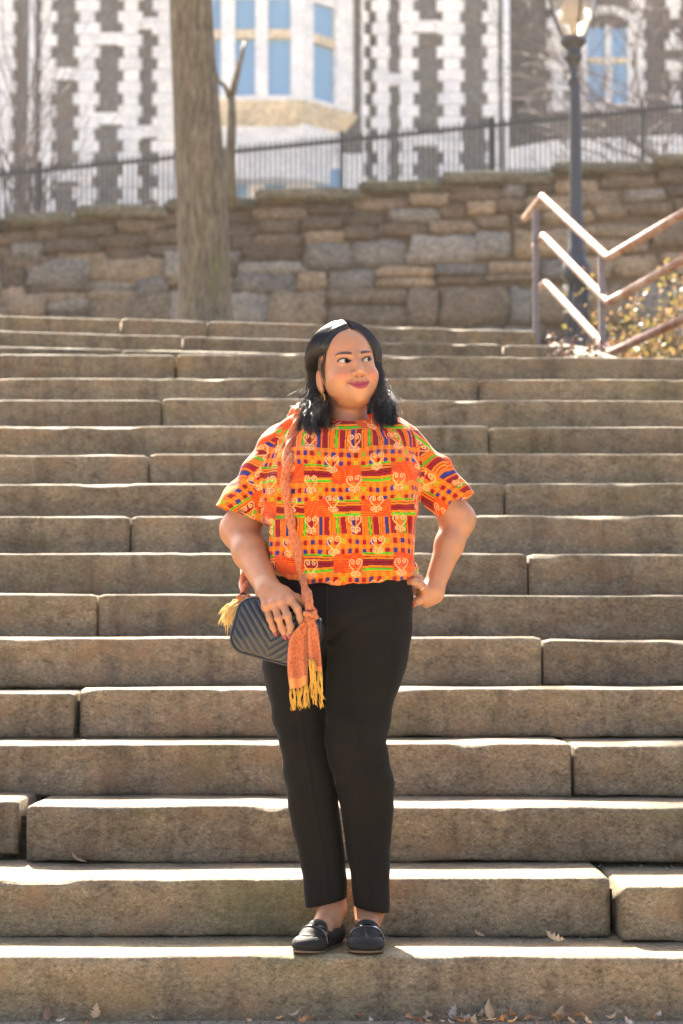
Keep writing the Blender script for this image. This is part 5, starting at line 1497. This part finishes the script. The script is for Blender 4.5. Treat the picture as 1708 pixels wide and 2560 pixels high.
# wisps in front of the ear
for i in range(5):
    for k in range(14):
        phi = np.linspace(R(3), R(92), 11); p = skull(np.maximum(-49 + 4 * i + hn.normal(0, 2), np.interp(phi, [0, R(40), R(72), R(104)], [-49, -47, -42, -30])), phi, -1, 2.5 + hn.uniform(0, 3) + 0 * phi)
        p[:, 0] += 5 * (1 - phi / phi[-1]); e = np.array([-70 + hn.normal(0, 2), -15 + 4 * i + hn.normal(0, 4), -26 + hn.normal(0, 15)]); t = np.linspace(0, 1, 17)[1:, None]
        c0 = p[-1] + (p[-1] - p[-2]) * 1.5; c1 = e + np.array([-4, -6, 26.]); f_ = (1 - t) ** 3 * p[-1] + 3 * (1 - t) ** 2 * t * c0 + 3 * (1 - t) * t * t * c1 + t ** 3 * e
        strands.append(to_world(np.vstack([p, f_])))
# back of the head
for i in range(20):
    s = -1 if i % 2 else 1; lock(s, hr_.uniform(50, 88), False, D(790 + s * hr_.uniform(30, 80), 970 + hr_.uniform(-20, 10), .09), D(790 + s * hr_.uniform(50, 85), 900, .10), hr_.uniform(2, 14), 26, (.003, hr_.uniform(0, 6)))
def strand_mesh(S, rad, name, parent):
    n = len(S[0]); P = np.array(S); N = len(P)
    T = np.gradient(P, axis=1); T /= np.linalg.norm(T, axis=2)[..., None] + 1e-9
    ref = np.array([.31, .77, .55]); A = np.cross(T, ref); A /= np.linalg.norm(A, axis=2)[..., None] + 1e-9; B = np.cross(T, A)
    r = (rad[:, None] * np.interp(np.linspace(0, 1, n), [0, .1, .85, 1], [.7, 1, .9, .25])[None])[..., None]
    V = np.stack([P + r * (math.cos(2 * math.pi * k / 3) * A + math.sin(2 * math.pi * k / 3) * B) for k in range(3)], 2)   # N, n, 3, 3
    idx = np.arange(N * n * 3).reshape(N, n, 3); Q = []
    for k in range(3):
        k2 = (k + 1) % 3
        Q.append(np.stack([idx[:, :-1, k], idx[:, :-1, k2], idx[:, 1:, k2], idx[:, 1:, k]], -1).reshape(-1, 4))
    return link(name, np_mesh(name, V.reshape(-1, 3), np.concatenate(Q)), MAT_HAIR, parent)
# loose hairs that catch the sun
fly = []
for k in range(260):
    b = strands[hr_.randrange(len(strands))].copy(); t = np.linspace(0, 1, len(b))[:, None]
    out = hn.normal(0, 1, 3) * np.array([.012, .008, .008]) + np.array([np.sign(b[12, 0] - HO[0]) * .008, 0, .004])
    b = b + out * sstep(.15, .9, t) + .002 * np.sin(t * 14 + k) * hn.normal(0, 1, 3)
    fly.append(b)
hair = strand_mesh(strands, hn.uniform(.00055, .00095, len(strands)), 'hair', person); hair['label'] = 'shoulder-length wavy black hair with a centre parting'
lh = strand_mesh(fly, hn.uniform(.00028, .0005, len(fly)), 'loose_hair', hair)
lh.data.materials.clear(); lh.data.materials.append(NT('sunlit_loose_hair').set(col=(.05, .03, .02), rough=.3, spec=.9))  # lighter brown stands in for sun shining through the thin hairs
# dense hair mass beneath the strands
def f_cap(P):
    p = head_local(P); x, y, z = p[:, 0], p[:, 1], p[:, 2]
    d = ell(p, (0, 12, 24), (78, 96, 93))
    d = smin(d, ell(p, (0, 40, -60), (70, 50, 90)), 20)
    line = np.interp(np.clip(z, -60, 90), [-60, 0, 39, 70, 80], [34, 4, -20, -32, -36])
    d = smax(d, line - y, 3)                          # keep behind the hairline
    ear = ell(p, (-78, 4, -33), (16, 22, 30)); d = smax(d, -ear, 3)
    return d * MM
Vc, Qc = mesh_sdf(f_cap, HO - A3((.13, .14, .18)), HO + A3((.13, .16, .13)), .003)
link('hair_mass', np_mesh('hair_mass', Vc, Qc), MAT_HAIR, hair)
# ================================================================== dead leaves and grit
lr = random.Random(77)
LEAF_MATS = [M_plain('dead_leaf_' + n, c, .75, var=.3, scale=60) for n, c in (('tan', (.42, .27, .14)), ('brown', (.22, .12, .065)), ('grey', (.36, .29, .23)), ('rust', (.36, .16, .06)))]
def leaf_mesh(L, curl, lobes):
    half = [(0, .03), (.08, .04), (.16, .22), (.24, .12), (.36, .34), (.46, .16), (.58, .32), (.68, .13), (.80, .20), (.90, .08), (1, 0)] if lobes else [(0, .03), (.1, .10), (.25, .22), (.45, .27), (.65, .22), (.85, .10), (1, 0)]
    V = []; n = len(half)
    for (t, w) in half:
        for s in (-1, 0, 1):
            x = s * w; z = curl * ((t - .4) ** 2 * 1.6 + x * x * 2.2) + .03 * lr.uniform(-1, 1)
            V.append((x * L, (t - .45) * L, z * L))
    F = []
    for i in range(n - 1):
        for k in (0, 1): F.append((i * 3 + k, i * 3 + k + 1, (i + 1) * 3 + k + 1, (i + 1) * 3 + k))
    me = py_mesh('fallen_leaf', V, F, True); return me
protos = [leaf_mesh(1.0, c, b) for (c, b) in ((.5, True), (.9, True), (.35, False), (1.1, False), (.7, True))]
def put_leaf(p, size, tilt, yaw, label, group, mat):
    me = lr.choice(protos).copy(); me.materials.append(mat)
    o = bpy.data.objects.new('fallen_leaf', me); COL.objects.link(o); o.location = p; o.scale = (size,) * 3; o.rotation_euler = (tilt, lr.uniform(-.5, .5), yaw)
    so = o.modifiers.new('thickness', 'SOLIDIFY'); so.thickness = .012
    return tag(o, label, 'leaf', group)
for k in range(64):
    u = lr.choice([lr.uniform(1000, 1520), lr.uniform(1000, 1520), lr.uniform(1000, 1708), lr.uniform(0, 1708)])
    Yl = lr.uniform(4.86, 4.955); x = (u - 854) * Yl / F_PX
    put_leaf((x, Yl, .012 + lr.uniform(0, .012)), lr.uniform(.020, .036), lr.uniform(-.5, .35), lr.uniform(0, 6.3), *(lambda q: (q[1] + ' dead leaf in the litter at the foot of the bottom step', q[1] + ' leaves along the foot of the steps', LEAF_MATS[q[0]]))(lr.choice(list(enumerate(('pale tan', 'dark brown', 'greyish', 'rust-coloured'))))))
for (u, v, sz, tl, mt) in ((1222, 2525, .055, 1.05, 0), (1400, 2535, .042, .9, 0), (1130, 2545, .036, .8, 2), (118, 2535, .04, .8, 1), (240, 2548, .045, .5, 0)):
    p = PX(u, v, 4.955); p.z = max(p.z - .005, .02)
    put_leaf(p, sz, tl, lr.uniform(-.6, .6), {1222: 'large curled tan leaf standing up against the bottom step', 1400: 'folded tan leaf leaning on the bottom step', 1130: 'pale spotted leaf leaning on the bottom step', 118: 'brown leaf leaning on the bottom step apart from the litter', 240: 'flat tan leaf at the foot of the bottom step apart from the litter'}[u], None, LEAF_MATS[mt])
for (u, v, Yl, h, sz, lab) in ((1382, 2360, Y1 + .20, H1, .05, 'small dry leaf lying on the first tread beside the end stone'), (1196, 2352, Y1 + .27, H1, .03, 'tiny dry leaf on the first tread near the riser'), (205, 2172, Y1 + TREAD + .27, STEP_H[2] + .012, .05, 'dry brown leaf on the second tread under the long stone')):
    put_leaf(((u - 854) * Yl / F_PX, Yl, h + .012), sz, .25, 1.2, lab, None, LEAF_MATS[0])
# grit swept against the risers
V = []; F = []
def pebble(c, r):
    o = len(V); q = [(1, 0, 0), (-1, 0, 0), (0, 1, 0), (0, -1, 0), (0, 0, 1), (0, 0, -1)]
    for a in q: V.append(tuple(c[i] + a[i] * r * lr.uniform(.6, 1.2) for i in range(3)))
    for f_ in ((0, 2, 4), (2, 1, 4), (1, 3, 4), (3, 0, 4), (2, 0, 5), (1, 2, 5), (3, 1, 5), (0, 3, 5)): F.append(tuple(o + i for i in f_))
for (row, n) in ((0, 420), (1, 420), (2, 380), (3, 120), (4, 60), (5, 40)):
    Yr = Y1 + row * TREAD
    for k in range(n):
        x = lr.uniform(-1.05, 1.05); back = abs(lr.gauss(0, .05)) + .012
        z = STEP_H[row] if row else 0.0
        pebble((x, Yr - back, z + .004), lr.choice([.0015, .002, .003, .0045]))
me = py_mesh('grit', V, F); me.materials.append(M_stone('grit_stone', (.10, .085, .07), (.24, .21, .18), (.45, .42, .38), scale=60, rnd=0, fine=200))
g = link('grit', me); tag(g, 'loose grit and small pebbles swept against the risers', 'gravel', None, 'stuff')
# ================================================================== haze volume added to warm and lift the distant darks
hz = MB(); hz.box((-960, -960, -1.5), (960, 960, 27.0))
me = py_mesh('haze', hz.V, hz.F); mh = bpy.data.materials.new('added_haze'); mh.use_nodes = True; mh.node_tree.nodes.clear()
pv = mh.node_tree.nodes.new('ShaderNodeVolumePrincipled'); pv.inputs['Color'].default_value = (1, .95, .86, 1); pv.inputs['Density'].default_value = .0003; pv.inputs['Anisotropy'].default_value = .35
om = mh.node_tree.nodes.new('ShaderNodeOutputMaterial'); mh.node_tree.links.new(pv.outputs[0], om.inputs['Volume']); me.materials.append(mh)
o = bpy.data.objects.new('haze', me); COL.objects.link(o); tag(o, 'thin haze volume added for a warm veil over the distance', 'haze', None, 'stuff')
